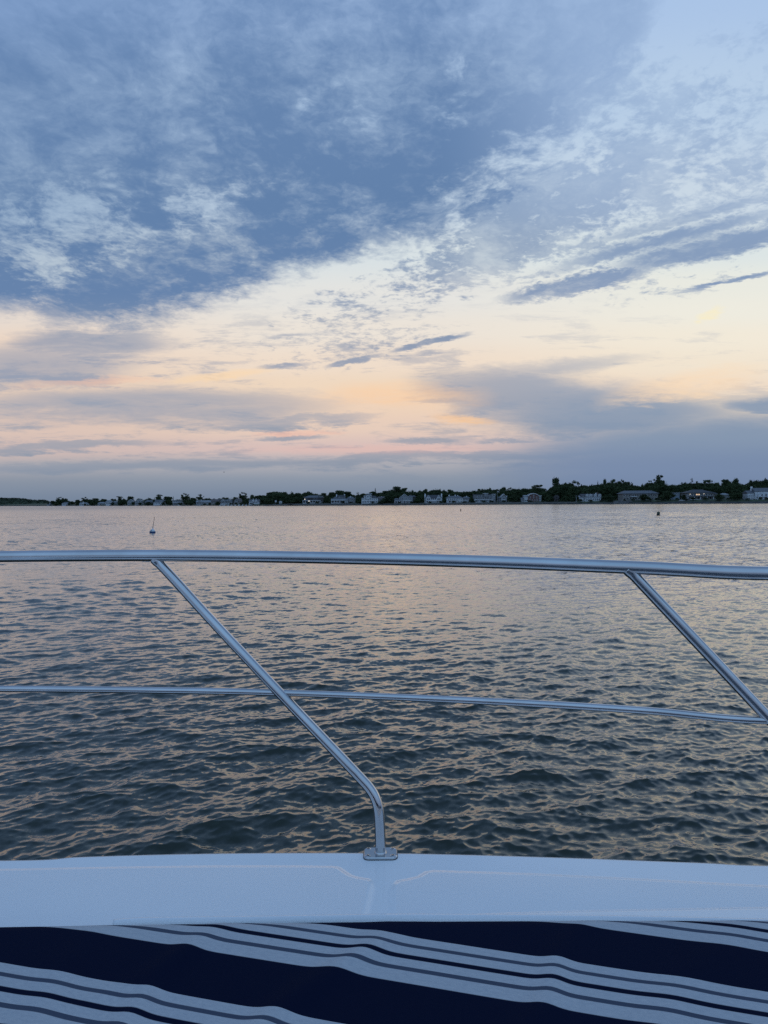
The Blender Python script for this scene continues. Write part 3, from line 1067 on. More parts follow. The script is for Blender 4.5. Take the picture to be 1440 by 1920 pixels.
# sea walls: a stretch of wall along the water's edge, each its own thing
mt, b = new_mat('sea_wall_stone')
tc = Ex.T.nodes.new('ShaderNodeTexCoord'); p = Ex(tc.outputs['Object'])
gx, gy, gz = split(p)
br = Ex.T.nodes.new('ShaderNodeTexBrick')
br.inputs['Scale'].default_value = 1.0
br.inputs['Brick Width'].default_value = 1.3; br.inputs['Row Height'].default_value = 0.45
br.inputs['Mortar Size'].default_value = 0.03
br.inputs['Color1'].default_value = (0.13, 0.13, 0.125, 1); br.inputs['Color2'].default_value = (0.19, 0.185, 0.17, 1); br.inputs['Mortar'].default_value = (0.07, 0.07, 0.07, 1)
Ex.T.links.new(vec(gx, gz, 0.0).s, br.inputs['Vector'])
wet = (gz + (noise(p, 0.5, 4, 0.6) - 0.5) * 0.5).ramp(0.35, 0.65)      # the weed line the tide leaves
c = mixc(wet, (0.012, 0.013, 0.011, 1), Ex(br.outputs['Color']))
Ex.T.links.new(c.s, b.inputs['Base Color'])
b.inputs['Roughness'].default_value = 0.85
M_seawall = mt


def sea_wall(x0, x1, ytop, label):
    mb = MB()
    n = max(2, int((x1 - x0) / 12))
    V = []
    for i in range(n + 1):
        x = x0 + (x1 - x0) * i / n
        D = D_(x)
        yt = lerp(ytop, x)
        zt = max(0.6, zpx(x, yt, D))
        for off, z in ((-0.7, -1.2), (-0.5, zt - 0.18), (-0.62, zt - 0.18), (-0.62, zt), (0.25, zt), (0.25, -1.2)):
            V.append((X_(x, D) * (D + off) / D, D + off, z))
    mb.add(V, [(i * 6 + j, (i + 1) * 6 + j, (i + 1) * 6 + (j + 1) % 6, i * 6 + (j + 1) % 6) for i in range(n) for j in range(6)] + [tuple(range(6)), tuple(n * 6 + j for j in reversed(range(6)))])
    o = mb.build('sea_wall', M_seawall)
    tag(o, label, 'sea wall', 'sea walls along the far shore')


sea_wall(500, 663, [(500, 946), (560, 944.2), (663, 943.4)], 'grey sea wall below the dark hip-roofed house and the porch house')
sea_wall(667, 716, [(667, 944.4), (716, 945)], 'low sea wall below the tall white house with roof turret')
sea_wall(718, 934, [(718, 944.2), (800, 943.6), (934, 941.4)], 'grey sea wall running from the gabled shingle house to the flagpole')
sea_wall(936, 1082, [(936, 941.4), (1082, 941.2)], 'grey sea wall below the cottage and the brick house')

M_trim = simple('white_trim', (0.68, 0.68, 0.68), 0.6, var=0.08)
M_pane = simple('window_glass', (0.012, 0.015, 0.02), 0.12, var=0.3)
mt, b = new_mat('lit_window')
b.inputs['Base Color'].default_value = (0.2, 0.15, 0.1, 1)
b.inputs['Emission Color'].default_value = (1.0, 0.66, 0.36, 1)
b.inputs['Emission Strength'].default_value = 0.9
M_lit = mt
mt, b = new_mat('lamp_glow')
b.inputs['Emission Color'].default_value = (1.0, 0.93, 0.8, 1)
b.inputs['Emission Strength'].default_value = 2.2
M_lamp = mt


def siding(name, col, row=0.22, var=0.18):
    mt, b = new_mat(name)
    tc = Ex.T.nodes.new('ShaderNodeTexCoord'); p = Ex(tc.outputs['Object'])
    gx, gy, gz = split(p)
    lines = Ex.math('FRACT', gz / row).ramp(0.0, 0.2, 0.82, 1.0)
    n = noise(p, 0.6, 5, 0.65).ramp(0.3, 0.7, 1 - var, 1 + var)
    sc = Ex.T.nodes.new('ShaderNodeVectorMath'); sc.operation = 'SCALE'
    sc.inputs[0].default_value = col
    Ex.T.links.new((lines * n).s, sc.inputs['Scale'])
    Ex.T.links.new(sc.outputs[0], b.inputs['Base Color'])
    b.inputs['Roughness'].default_value = 0.8
    return mt


W_WHITE = siding('white_clapboard', (0.58, 0.585, 0.59))
W_GREY = siding('grey_shingle', (0.17, 0.175, 0.18))
W_PALE = siding('pale_grey_shingle', (0.29, 0.295, 0.30))
W_DARK = siding('dark_brown_shingle', (0.065, 0.06, 0.058))
W_BRICK = siding('red_brick', (0.15, 0.075, 0.065), 0.08)
W_TAN = siding('weathered_tan_board', (0.20, 0.185, 0.165))
W_BLUE = siding('blue_grey_board', (0.24, 0.28, 0.32))
R_GREY = siding('grey_roof_shingle', (0.115, 0.12, 0.13), 0.3)
R_DARK = siding('dark_roof_shingle', (0.055, 0.057, 0.063), 0.3)
R_BROWN = siding('brown_roof_shingle', (0.11, 0.09, 0.085), 0.3)
R_PALE = siding('pale_roof_shingle', (0.23, 0.24, 0.25), 0.3)
M_chim = siding('white_chimney_brick', (0.75, 0.75, 0.75), 0.15)
M_chimd = siding('brick_chimney', (0.13, 0.085, 0.075), 0.15)
WIN = {}


class House:
    """walls, roofs, windows, porches and chimneys of one house, given in picture measures"""
    def __init__(s, label, x0, x1, yb, back=12.0, rz=0.0, cat='house', group='houses along the far shore'):
        s.xc = (x0 + x1) / 2; s.yb = yb
        s.D = D_(s.xc) + back
        s.k = s.D / F
        s.z = zpx(s.xc, yb, s.D)
        s.root = empty('house', (X_(s.xc, s.D), s.D, s.z), math.radians(rz))
        tag(s.root, label, cat, group)

    def X(s, x): return (x - s.xc) * s.k
    def Z(s, y): return (s.yb - (y + (0.0082 * (0)))) * s.k

    def block(s, x0, x1, yb, ye, wall, depth=9.0, y0=0.0, name='wall'):
        mb = MB()
        mb.box(s.X(x0), s.X(x1), y0, y0 + depth, s.Z(yb) - (1.6 if yb >= s.yb - 0.3 else 0), s.Z(ye))
        return mb.build(name, wall, s.root)

    def roof(s, kind, x0, x1, ye, yr, mat, depth=9.0, y0=0.0, inset=None, over=0.35, wall=None):
        a, b_ = s.X(x0) - over, s.X(x1) + over
        c_, d_ = y0 - over, y0 + depth + over
        z0, z1 = s.Z(ye) + 0.004, s.Z(yr)
        t = 0.18
        mb = MB()
        if kind == 'hip':
            i = (inset * s.k if inset is not None else min((d_ - c_) / 2, (b_ - a) * 0.4))
            m_ = (c_ + d_) / 2
            mb.add([(a, c_, z0), (b_, c_, z0), (b_, d_, z0), (a, d_, z0), (a, c_, z0 + t), (b_, c_, z0 + t), (b_, d_, z0 + t), (a, d_, z0 + t), (a + i, m_, z1), (b_ - i, m_, z1)],
                   [(3, 2, 1, 0), (0, 1, 5, 4), (1, 2, 6, 5), (2, 3, 7, 6), (3, 0, 4, 7), (4, 5, 9, 8), (6, 7, 8, 9), (5, 6, 9), (7, 4, 8)])
        elif kind == 'side':            # ridge runs across the view
            m_ = (c_ + d_) / 2
            mb.add([(a, c_, z0), (b_, c_, z0), (b_, d_, z0), (a, d_, z0), (a, m_, z1), (b_, m_, z1), (a, c_, z0 + t), (b_, c_, z0 + t), (b_, d_, z0 + t), (a, d_, z0 + t)],
                   [(3, 2, 1, 0), (0, 1, 7, 6), (2, 3, 9, 8), (6, 7, 5, 4), (8, 9, 4, 5), (1, 2, 8, 5, 7), (3, 0, 6, 4, 9)])
        elif kind == 'front':           # gable faces us: wall triangle and two slopes
            m_ = (a + b_) / 2
            g0, g1 = s.X(x0), s.X(x1)
            mbw = MB()
            h_ = (z1 - z0) * (g1 - g0) / (b_ - a)
            mbw.add([(g0, y0, z0 - 0.004), (g1, y0, z0 - 0.004), (m_, y0, z0 + h_), (g0, y0 + depth, z0 - 0.004), (g1, y0 + depth, z0 - 0.004), (m_, y0 + depth, z0 + h_)],
                    [(0, 1, 2), (4, 3, 5), (1, 4, 5, 2), (3, 0, 2, 5), (0, 3, 4, 1)])
            mbw.build('gable', wall, s.root)
            for e in (a, b_):
                q = [(e, c_, z0), (m_, c_, z1), (m_, d_, z1), (e, d_, z0), (e, c_, z0 + t * 1.3), (m_, c_, z1 + t * 1.3), (m_, d_, z1 + t * 1.3), (e, d_, z0 + t * 1.3)]
                f = [(0, 3, 2, 1), (4, 5, 6, 7), (0, 1, 5, 4), (2, 3, 7, 6), (3, 0, 4, 7)]
                mb.add(q, f if e == a else [g_[::-1] for g_ in f])
            # pale barge boards along the gable
            mt_ = MB()
            for e in (a, b_):
                q = [(e, c_ - 0.06, z0 - 0.05), (m_, c_ - 0.06, z1 - 0.05), (m_, c_ - 0.06, z1 + t * 1.3 + 0.02), (e, c_ - 0.06, z0 + t * 1.3 + 0.02)]
                q2 = [(x_, y_ + 0.05, z_) for x_, y_, z_ in q]
                mt_.add(q + q2, [(0, 1, 2, 3), (7, 6, 5, 4), (3, 2, 6, 7), (1, 0, 4, 5)] if e == a else [(3, 2, 1, 0), (4, 5, 6, 7), (7, 6, 2, 3), (5, 4, 0, 1)])
            mt_.build('barge_board', M_trim, s.root)
        elif kind == 'gambrel':
            m_ = (a + b_) / 2
            g0, g1 = s.X(x0), s.X(x1)
            zk = z0 + (z1 - z0) * 0.62
            kx = (b_ - a) * 0.17
            prof_ = [(g0, z0 - 0.004), (g0 + kx, zk), (m_, z1 - 0.05), (g1 - kx, zk), (g1, z0 - 0.004)]
            n = 5
            V = [(x_, y0, z_) for x_, z_ in prof_] + [(x_, y0 + depth, z_) for x_, z_ in prof_]
            mbw = MB(); mbw.add(V, [(4, 3, 2, 1, 0)[::-1], (5, 6, 7, 8, 9)[::-1]] + [(i, n + i, n + (i + 1) % n, (i + 1) % n) for i in range(n)])
            mbw.build('gable', wall, s.root)
            pr = [(a, z0), (a + kx, zk), (m_, z1), (b_ - kx, zk), (b_, z0)]
            th = 0.28
            mtb = MB()
            for i in range(4):
                (xa, za), (xb, zb) = pr[i], pr[i + 1]
                q = [(xa, c_, za), (xb, c_, zb), (xb, d_, zb), (xa, d_, za), (xa, c_, za + th), (xb, c_, zb + th), (xb, d_, zb + th), (xa, d_, za + th)]
                mb.add(q, [(0, 3, 2, 1), (4, 5, 6, 7), (0, 1, 5, 4), (2, 3, 7, 6)])
                q = [(xa, c_ - 0.09, za - 0.12), (xb, c_ - 0.09, zb - 0.12), (xb, c_ - 0.09, zb + th + 0.02), (xa, c_ - 0.09, za + th + 0.02)]
                q2 = [(x_, y_ + 0.08, z_) for x_, y_, z_ in q]
                mtb.add(q + q2, [(0, 1, 2, 3), (7, 6, 5, 4), (3, 2, 6, 7), (1, 0, 4, 5)])
            mtb.build('barge_board', M_trim, s.root)
        elif kind == 'flat':
            mb.box(a, b_, c_, d_, z0, z0 + max(0.3, z1 - z0))
        elif kind == 'shed':            # lean-to over a porch
            mb.add([(a, c_, z0), (b_, c_, z0), (b_, d_, z1), (a, d_, z1), (a, c_, z0 + t), (b_, c_, z0 + t), (b_, d_, z1 + t), (a, d_, z1 + t)],
                   [(3, 2, 1, 0), (4, 5, 6, 7), (0, 1, 5, 4), (1, 2, 6, 5), (2, 3, 7, 6), (3, 0, 4, 7)])
        return mb.build('roof', mat, s.root)

    def windows(s, x0, x1, y0, y1, n, y=0.0, w=None, lit=False, fr=0.10):
        """n windows side by side between x0 and x1, from y0 (top) to y1"""
        pitch = (x1 - x0) / n
        ww = (w if w else pitch * 0.55) * s.k
        hh = (y1 - y0) * s.k
        key = (round(ww, 1), round(hh, 1), lit, fr)
        if key not in WIN:
            f = min(fr, ww * 0.16)
            mb = MB()
            mb.box(-ww / 2, -ww / 2 + f, -0.07, 0.0, -hh / 2, hh / 2, 0); mb.box(ww / 2 - f, ww / 2, -0.07, 0.0, -hh / 2, hh / 2, 0)
            mb.box(-ww / 2 + f, ww / 2 - f, -0.07, 0.0, hh / 2 - f, hh / 2, 0); mb.box(-ww / 2 + f, ww / 2 - f, -0.10, 0.0, -hh / 2, -hh / 2 + f, 0)
            me = mb.mesh('window', M_trim)
            mb = MB()
            mb.box(-ww / 2 + f, ww / 2 - f, -0.03, 0.0, -hh / 2 + f, hh / 2 - f, 0)
            WIN[key] = (me, mb.mesh('pane', M_lit if lit else M_pane))
        for i in range(n):
            o = put('window', WIN[key][0], s.root, (s.X(x0 + pitch * (i + 0.5)), y - 0.004, s.Z((y0 + y1) / 2)))
            put('pane', WIN[key][1], o)
            if lit: o['label'] = 'window lit warm from inside'

    def chimney(s, x, yt, yb, w=2.4, mat=None, y=4.0):
        h = w * s.k / 2
        mb = MB()
        X = s.X(x)
        mb.box(X - h, X + h, y - h, y + h, s.Z(yb), s.Z(yt) - 0.15)
        mb.box(X - h * 1.2, X + h * 1.2, y - h * 1.2, y + h * 1.2, s.Z(yt) - 0.15, s.Z(yt))
        mb.build('chimney', mat or M_chim, s.root)

    def porch(s, x0, x1, yb, yt, n, proj=2.6, y=0.0, mat=None, roofmat=None, rise=1.6, rail=True):
        """posts, floor, rail and lean-to roof in front of the wall"""
        mat = mat or M_trim
        fl = MB(); fl.box(s.X(x0), s.X(x1), y - proj, y - 0.002, s.Z(yb) - 0.5, s.Z(yb)); fl.build('porch_floor', mat, s.root)
        me = None
        r_ = 0.16
        for i in range(n):
            X = s.X(x0) + r_ + (s.X(x1) - s.X(x0) - 2 * r_) * i / (n - 1)
            if me is None:
                mb = MB(); mb.box(-r_, r_, -r_, r_, 0, s.Z(yt) - s.Z(yb)); me = mb.mesh('post', mat)
            put('post', me, s.root, (X, y - proj + r_, s.Z(yb) + 0.002))
        bm_ = MB(); bm_.box(s.X(x0), s.X(x1), y - proj, y - proj + 2 * r_, s.Z(yt) + 0.002, s.Z(yt) + 0.34); bm_.build('porch_beam', mat, s.root)
        if roofmat:
            s.roof('shed', x0, x1, yt - 0.35 / s.k, yt - 0.35 / s.k - rise, roofmat, proj - 0.35, y - proj + 0.35, over=0.3)

    def lamp(s, x, yy, y=0.0, r_=0.16):
        mb = MB(); mb.lathe([(0.02, -r_), (r_ * 0.7, -r_ * 0.7), (r_, 0), (r_ * 0.7, r_ * 0.7), (0.02, r_)], 10)
        mb.build('lamp', M_lamp, s.root, True, (s.X(x), y - r_ - 0.05, s.Z(yy)))


# ---- right to left along the shore
h = House('white two-storey house with tall columned porch at the right edge of the shore', 1403, 1462, 936, 16)
h.block(1416, 1462, 936, 921.6, W_WHITE, 9); h.roof('side', 1416, 1462, 921.6, 914.6, R_GREY, 9)
h.block(1403.5, 1415.5, 936, 924.5, W_WHITE, 7, 1); h.roof('side', 1403.5, 1415.5, 924.5, 919.6, R_GREY, 7, 1)
h.chimney(1415.4, 911.8, 922, 2.6, y=4.5)
h.porch(1418, 1462, 935.8, 924.2, 6, 2.6)
h.windows(1418, 1462, 926, 930.4, 6, w=3.0); h.windows(1418, 1462, 931.4, 935.6, 6, w=3.0)
h.windows(1404.5, 1415, 928, 931, 3, y=1, w=1.8); h.windows(1404.5, 1415, 932.5, 935.4, 3, y=1, w=2.2)
mb = MB(); mb.box(h.X(1418), h.X(1462), -2.55, -0.01, h.Z(931.2), h.Z(930.7)); mb.build('balcony', M_trim, h.root)

h = House('small pale gabled house half hidden behind the columned white house', 1393, 1403, 934, 34)
h.block(1393.5, 1402.5, 934, 923.4, W_PALE, 7); h.roof('front', 1393.5, 1402.5, 923.4, 917.2, R_PALE, 7, wall=W_PALE)
h.windows(1394.5, 1401.5, 925, 928, 2, w=1.6)

h = House('low pale bungalow behind the dark round bush', 1356, 1369, 936.5, 20)
h.block(1356, 1368, 936.5, 928, W_TAN, 8); h.roof('hip', 1356, 1368, 928, 924.6, R_PALE, 8, inset=4)
h.windows(1357, 1367.5, 929.5, 932.5, 3, w=2.0)

h = House('wide hip-roofed house with a lit window and long balcony', 1287, 1347, 936.3, 16)
h.block(1287.5, 1338, 936.3, 924.3, W_TAN, 10); h.roof('hip', 1287.5, 1338, 924.3, 917.6, R_DARK, 10, inset=19, over=0.7)
h.block(1338.2, 1347, 936.3, 926.4, W_TAN, 8, 1.4); h.roof('hip', 1338.2, 1347, 926.4, 922.6, R_DARK, 8, 1.4, inset=3)
mb = MB(); mb.box(h.X(1287), h.X(1336), -2.2, -0.004, h.Z(931.5), h.Z(930.3)); mb.build('balcony', W_PALE, h.root)
h.windows(1288, 1304, 926, 929.8, 4, w=3.0); h.windows(1304.8, 1312.4, 925.8, 928.6, 3, w=2.1, lit=True); h.windows(1314, 1336, 926, 929.8, 5, w=3.2)
h.windows(1289, 1335, 932, 936, 8, w=3.6)
h.porch(1287.2, 1335.8, 936.2, 931.4, 5, 2.2)
h.lamp(1293.5, 926.4, -0.3); h.lamp(1319.5, 926.0, -0.3)
h.chimney(1323, 917, 919.5, 1.6, M_chimd, 5)

h = House('small blue-grey house behind the bushes left of the balcony house', 1263, 1275, 935, 24)
h.block(1263.6, 1274.4, 935, 924.4, W_BLUE, 7); h.roof('flat', 1263.6, 1274.4, 924.4, 923.4, R_PALE, 7)
h.windows(1265, 1273.4, 926, 929.6, 2, w=1.8)
h = House('flat-roofed pale house set back above the balcony house', 1272, 1293, 935, 40)
h.block(1272, 1293, 935, 921.4, W_PALE, 8); h.roof('flat', 1272, 1293, 921.4, 920.2, R_PALE, 8)
h.windows(1273, 1292, 922.4, 924.4, 5, w=1.8)

h = House('long two-storey house under a wide grey hip roof', 1167, 1235, 937, 14)
h.block(1167.5, 1233.8, 937, 925.6, W_TAN, 11); h.roof('hip', 1167.5, 1233.8, 925.6, 919.7, R_GREY, 11, inset=8.5, over=0.7)
h.windows(1169, 1176, 927, 930.3, 2, w=2.8); h.windows(1177.5, 1182, 927, 930.3, 1, w=3.6); h.windows(1183.5, 1192.5, 926.9, 930.4, 3, w=2.6)
h.windows(1194, 1203, 927, 930.3, 2, w=3.2); h.windows(1206, 1232, 927, 930.3, 6, w=3.2)
h.windows(1169, 1232, 932.6, 936.6, 12, w=3.2)
mb = MB(); mb.box(h.X(1182.5), h.X(1193.5), -1.6, -0.004, h.Z(931.8), h.Z(930.9)); mb.build('balcony', M_trim, h.root)
h.chimney(1213, 918.6, 921, 2.2, M_chimd, 6); h.chimney(1223, 919.0, 921, 1.6, M_chimd, 6)

h = House('grey house with white dormers and bays above the grass bank', 1089, 1128, 939.4, 14)
h.block(1091, 1127, 939.4, 930.4, W_PALE, 9); h.roof('side', 1091, 1127, 930.4, 925.8, R_DARK, 9)
for a_, b_ in ((1098, 1103.5), (1104.5, 1110.5), (1113.5, 1119), (1121.5, 1127)):
    h.block(a_, b_, 932.4, 928.4, W_WHITE, 3, -0.3, 'dormer'); h.roof('front', a_, b_, 928.4, 926.6, R_DARK, 3, -0.3, over=0.15, wall=W_WHITE)
    h.windows(a_ + 0.6, b_ - 0.6, 929, 931.6, 2, -0.3, w=1.7)
h.block(1089.3, 1093.6, 939.4, 932.6, W_WHITE, 5, -0.5); h.roof('shed', 1087, 1094, 932.6, 929.6, R_PALE, 5, -0.5)
h.porch(1096, 1107, 939, 935.6, 4, 1.8); h.porch(1109, 1124.5, 938.8, 934.4, 5, 1.8)
h.windows(1095, 1126, 933.6, 938.4, 9, w=2.0)
h.chimney(1124, 923.2, 927, 2.2, M_chimd, 4.5); h.chimney(1120.6, 924.2, 927, 1.6, M_chim, 4.5)

h = House('red brick gambrel house with white trim and side wings', 977, 1016, 940.2, 12)
h.block(990.4, 1010.4, 940.2, 930.8, W_BRICK, 9); h.roof('gambrel', 990.4, 1010.4, 930.8, 925.2, R_PALE, 9, wall=W_BRICK, over=0.25)
h.windows(991.5, 1009.5, 931.4, 934.6, 3, w=1.9, fr=0.22); h.windows(991.5, 1009.5, 936.2, 939.6, 4, w=1.9, fr=0.22); h.windows(997.4, 1003.4, 927.2, 929.8, 1, w=2.4, fr=0.2)
h.block(983.6, 990.2, 940.2, 931, W_WHITE, 7, 0.6); h.roof('side', 983.6, 990.2, 931, 928.2, R_PALE, 7, 0.6); h.windows(984, 990, 936.4, 939.8, 2, 0.6, w=2.2)
h.block(977.6, 983.4, 940.2, 935.6, W_PALE, 5, 1); h.roof('hip', 977.6, 983.4, 935.6, 932.8, R_GREY, 5, 1, inset=2.5); h.windows(978, 983, 936.6, 939.4, 2, 1, w=1.7)
h.block(1010.6, 1015.4, 940.2, 929.8, W_PALE, 6, 0.8); h.roof('flat', 1010.6, 1015.4, 929.8, 929.2, M_trim, 6, 0.8); h.windows(1010.8, 1015.2, 931, 933.6, 1, 0.8, w=2.8, fr=0.2); h.windows(1010.8, 1015.2, 935.4, 939, 1, 0.8, w=2.8, fr=0.2)
h.chimney(1008, 924.4, 929, 1.6, M_chimd, 5)

h = House('small grey cottage with steep front gable beside the flagpole', 936, 952, 941, 12)
h.block(939.4, 950.2, 941, 932.8, W_PALE, 8); h.roof('front', 939.4, 950.2, 932.8, 926.6, R_PALE, 8, wall=W_PALE, over=0.4)
h.block(936.4, 939.2, 941, 934.4, W_GREY, 6, 1.2); h.roof('side', 936.4, 939.2, 934.4, 931.4, R_GREY, 6, 1.2)
h.windows(941, 948.6, 937.6, 940.8, 2, w=3.0); h.windows(942.4, 947.2, 933.4, 935.8, 1, w=3.2)
mb = MB(); mb.box(h.X(940), h.X(949.6), -0.12, -0.004, h.Z(937.2), h.Z(936.4)); mb.build('band_board', M_trim, h.root)
mb = MB(); mb.tube([(0 + h.X(944.6), 0.2, h.Z(927)), (h.X(944.6), 0.2, h.Z(924.6))], 0.12, 6); mb.build('finial', M_trim, h.root)
h.chimney(951, 929.6, 935, 1.5, M_chim, 3)

h = House('big flat-topped grey house with white ground-floor colonnade and roof tower', 889, 929, 941.2, 13)
h.block(889.4, 928.6, 941.2, 927.4, W_GREY, 10); h.roof('flat', 889.4, 928.6, 927.4, 926.6, R_GREY, 10)
h.block(907.4, 915, 932, 925.4, W_GREY, 5, -0.5, 'tower'); h.roof('flat', 907.4, 915, 925.4, 924.8, M_trim, 5, -0.5)
h.block(922.8, 928.9, 941.2, 927, W_PALE, 6, -0.6); h.roof('flat', 922.8, 928.9, 927, 926.4, M_trim, 6, -0.6)
h.windows(891, 906, 929, 931.6, 4, w=2.4); h.windows(891, 921.6, 932.4, 935.4, 7, w=3.0); h.windows(908, 914.6, 926.6, 929.4, 1, -0.5, w=4.4, fr=0.2); h.windows(915.6, 922.4, 929, 931.6, 2, w=2.2)
h.windows(923.4, 928.4, 928.2, 930.4, 1, -0.6, w=3.0); h.windows(923.4, 928.4, 932, 934.2, 1, -0.6, w=2.6); h.windows(923.4, 928.4, 936.4, 938.6, 1, -0.6, w=2.6)
h.porch(889, 922.5, 941.1, 937, 5, 2.4); h.windows(890, 922, 937.6, 940.8, 6, w=3.4)

h = House('long white house with hip roof and four white chimneys', 837, 883, 942.6, 12)
h.block(837.4, 868, 942.6, 933.8, W_WHITE, 9); h.roof('hip', 837.4, 868, 933.8, 929.6, R_GREY, 9, inset=7)
h.block(868.2, 882.4, 942.6, 934.6, W_PALE, 8, 0.8); h.roof('hip', 868.2, 882.4, 934.6, 931.2, R_GREY, 8, 0.8, inset=4)
h.windows(839, 867, 934.8, 937.2, 7, w=1.8); h.windows(869, 882, 935.4, 937.6, 4, 0.8, w=1.7); h.windows(858.6, 867, 939.2, 941.6, 3, w=1.8)
h.porch(840, 857, 942.5, 939, 4, 2.2, roofmat=R_GREY, rise=1.2); h.windows(840.5, 856.5, 939.4, 942.2, 4, w=2.2); h.porch(868.6, 880, 942.5, 939.4, 4, 1.8, 0.8)
for cx, cy in ((843, 927.4), (854.4, 927.4), (859.2, 928.4), (876, 929.8)): h.chimney(cx, cy, 933, 1.9, M_chim, 4.5)

h = House('white house with twin steep gables and two tall white chimneys', 797, 829, 943.2, 12)
h.block(798.6, 827.4, 943.2, 934.4, W_WHITE, 9); h.roof('side', 798.6, 827.4, 934.4, 928.0, R_DARK, 9)
for a_, b_ in ((798.6, 807.6), (818.2, 827.2)):
    h.block(a_, b_, 943.2, 935, W_WHITE, 6, -0.8); h.roof('front', a_, b_, 935, 928.4, R_DARK, 6, -0.8, over=0.2, wall=W_WHITE)
    h.windows(a_ + 1.4, b_ - 1.4, 934.2, 937.4, 2, -0.8, w=2.7); h.windows(a_ + 0.6, b_ - 0.6, 939, 942.6, 2, -0.8, w=3.4); h.windows(a_ + 3.4, b_ - 3.4, 931, 932.6, 1, -0.8, w=1.6)
h.windows(808.4, 817.6, 934.6, 937.4, 3, w=2.2); h.windows(808.4, 812, 939, 942.8, 1, w=2.6)
h.block(809, 817.4, 943.2, 939.6, W_PALE, 1.6, -1.6); h.roof('flat', 809, 817.4, 939.6, 939.2, M_trim, 1.6, -1.6, over=0.1)
h.chimney(797.4, 925.6, 943, 2.1, M_chim, 2.5); h.chimney(828.4, 925.6, 943, 2.1, M_chim, 2.5)

h = House('grey shingle house with stepped gable and white-railed porches', 739, 780, 944, 12)
h.block(748.6, 770.4, 944, 932.6, W_PALE, 9); h.roof('front', 750.6, 766, 932.6, 926.4, R_GREY, 9, wall=W_PALE)
h.block(766.4, 774, 938, 931.6, W_PALE, 8, 0.6); h.roof('hip', 766.2, 774, 931.6, 928.6, R_GREY, 8, 0.6, inset=3)
h.block(739.4, 748.4, 944, 936.6, W_PALE, 7, 0.5); h.roof('hip', 739.4, 748.4, 936.6, 934, R_GREY, 7, 0.5, inset=3)
h.block(774.2, 779.6, 944, 932, W_DARK, 7, 2); h.roof('hip', 772.4, 779.8, 932, 928.8, R_DARK, 7, 2, inset=3)
h.windows(752.6, 764.4, 930, 931.6, 3, w=1.7); h.windows(750, 757, 934.2, 936, 1, w=6.2); h.windows(759.6, 764, 934.2, 936, 1, w=3); h.windows(765.4, 771, 934.2, 936.6, 2, w=2)
h.porch(740, 754, 943.8, 939.4, 4, 2.0, roofmat=R_GREY, rise=1); h.porch(755.4, 772.6, 943.8, 938.6, 4, 2.2)
h.windows(741, 772, 939.8, 943, 8, w=2.4)
h.chimney(771, 927.4, 930, 1.5, M_chimd, 4)

h = House('tall white mansard house with rooftop turret and flared base', 677, 723, 945, 12)
h.block(678, 709, 945, 933.6, W_WHITE, 10); h.roof('hip', 678, 709, 933.6, 929.2, R_DARK, 10, inset=8)
h.block(682.6, 696.6, 934, 929.6, W_WHITE, 4, -0.4, 'dormer'); h.roof('flat', 682.6, 696.6, 929.6, 929, M_trim, 4, -0.4)
h.block(687.2, 692.6, 936, 927.2, W_WHITE, 3, -0.9, 'turret'); h.roof('hip', 687.2, 692.6, 927.2, 925.8, R_DARK, 3, -0.9, inset=2.4)
h.block(686.8, 696.2, 930, 926.0, W_PALE, 4, 3.5, 'cupola'); h.roof('flat', 686.2, 697, 926, 925.2, M_trim, 4, 3.5)
h.windows(683, 687, 930.2, 932.8, 1, -0.4, w=1.8); h.windows(688.4, 691.6, 929.6, 932.2, 1, -0.9, w=1.8); h.windows(693, 696.6, 930.2, 932.8, 1, -0.4, w=1.8)
h.windows(679, 708, 934.8, 937, 8, w=1.8); h.porch(678.4, 702, 943.4, 939, 6, 2.0); h.windows(679, 708, 939.2, 942.6, 8, w=2.3)
mb = MB()
a_, b_ = h.X(676.8), h.X(706.4)
mb.add([(a_, -2.6, -1.5), (b_, -2.6, -1.5), (h.X(704.2), -2.1, h.Z(943.6)), (h.X(678.2), -2.1, h.Z(943.6)), (a_, 0, -1.5), (b_, 0, -1.5), (h.X(704.2), 0, h.Z(943.6)), (h.X(678.2), 0, h.Z(943.6))],
       [(0, 1, 2, 3), (1, 5, 6, 2), (4, 0, 3, 7), (3, 2, 6, 7)])
mb.build('foundation', W_PALE, h.root)
h.block(709.2, 718.6, 945, 935.4, W_GREY, 8, 3); h.roof('side', 709.2, 718.6, 935.4, 931.2, R_BROWN, 8, 3); h.chimney(715.8, 930.8, 934, 1.6, M_chim, 7)
h.block(718.8, 722.4, 945, 936, W_PALE, 5, 3); h.roof('front', 718.8, 722.4, 936, 931.4, R_BROWN, 5, 3, wall=W_PALE)

h = House('grey house with pillared front porch and arched roof dormers', 621, 667, 942.8, 12)
h.block(624, 648.4, 942.8, 935, W_PALE, 9); h.roof('hip', 624, 648.4, 935, 928.4, R_GREY, 9, inset=9)
h.block(633.6, 645, 935.4, 930.6, W_GREY, 3, 0.6, 'dormer'); h.roof('flat', 633, 645.6, 930.6, 928.2, R_GREY, 3, 0.6)
h.windows(634, 637.6, 931.4, 934, 1, 0.6, w=2.2, fr=0.25); h.windows(638.8, 642.2, 931.4, 934, 1, 0.6, w=2.2, fr=0.25)
h.porch(621.4, 648, 942.7, 938.4, 6, 3.0, roofmat=R_PALE, rise=2.6); h.windows(623, 647, 938.6, 942.4, 6, w=2.6)
h.block(648.6, 665.6, 942.8, 935.6, W_GREY, 8, 0.8); h.roof('hip', 648.6, 665.6, 935.6, 931.4, R_GREY, 8, 0.8, inset=6)
h.windows(650, 665, 936.4, 938.2, 5, 0.8, w=1.8); h.windows(650, 665, 939.6, 942.2, 5, 0.8, w=2.0)
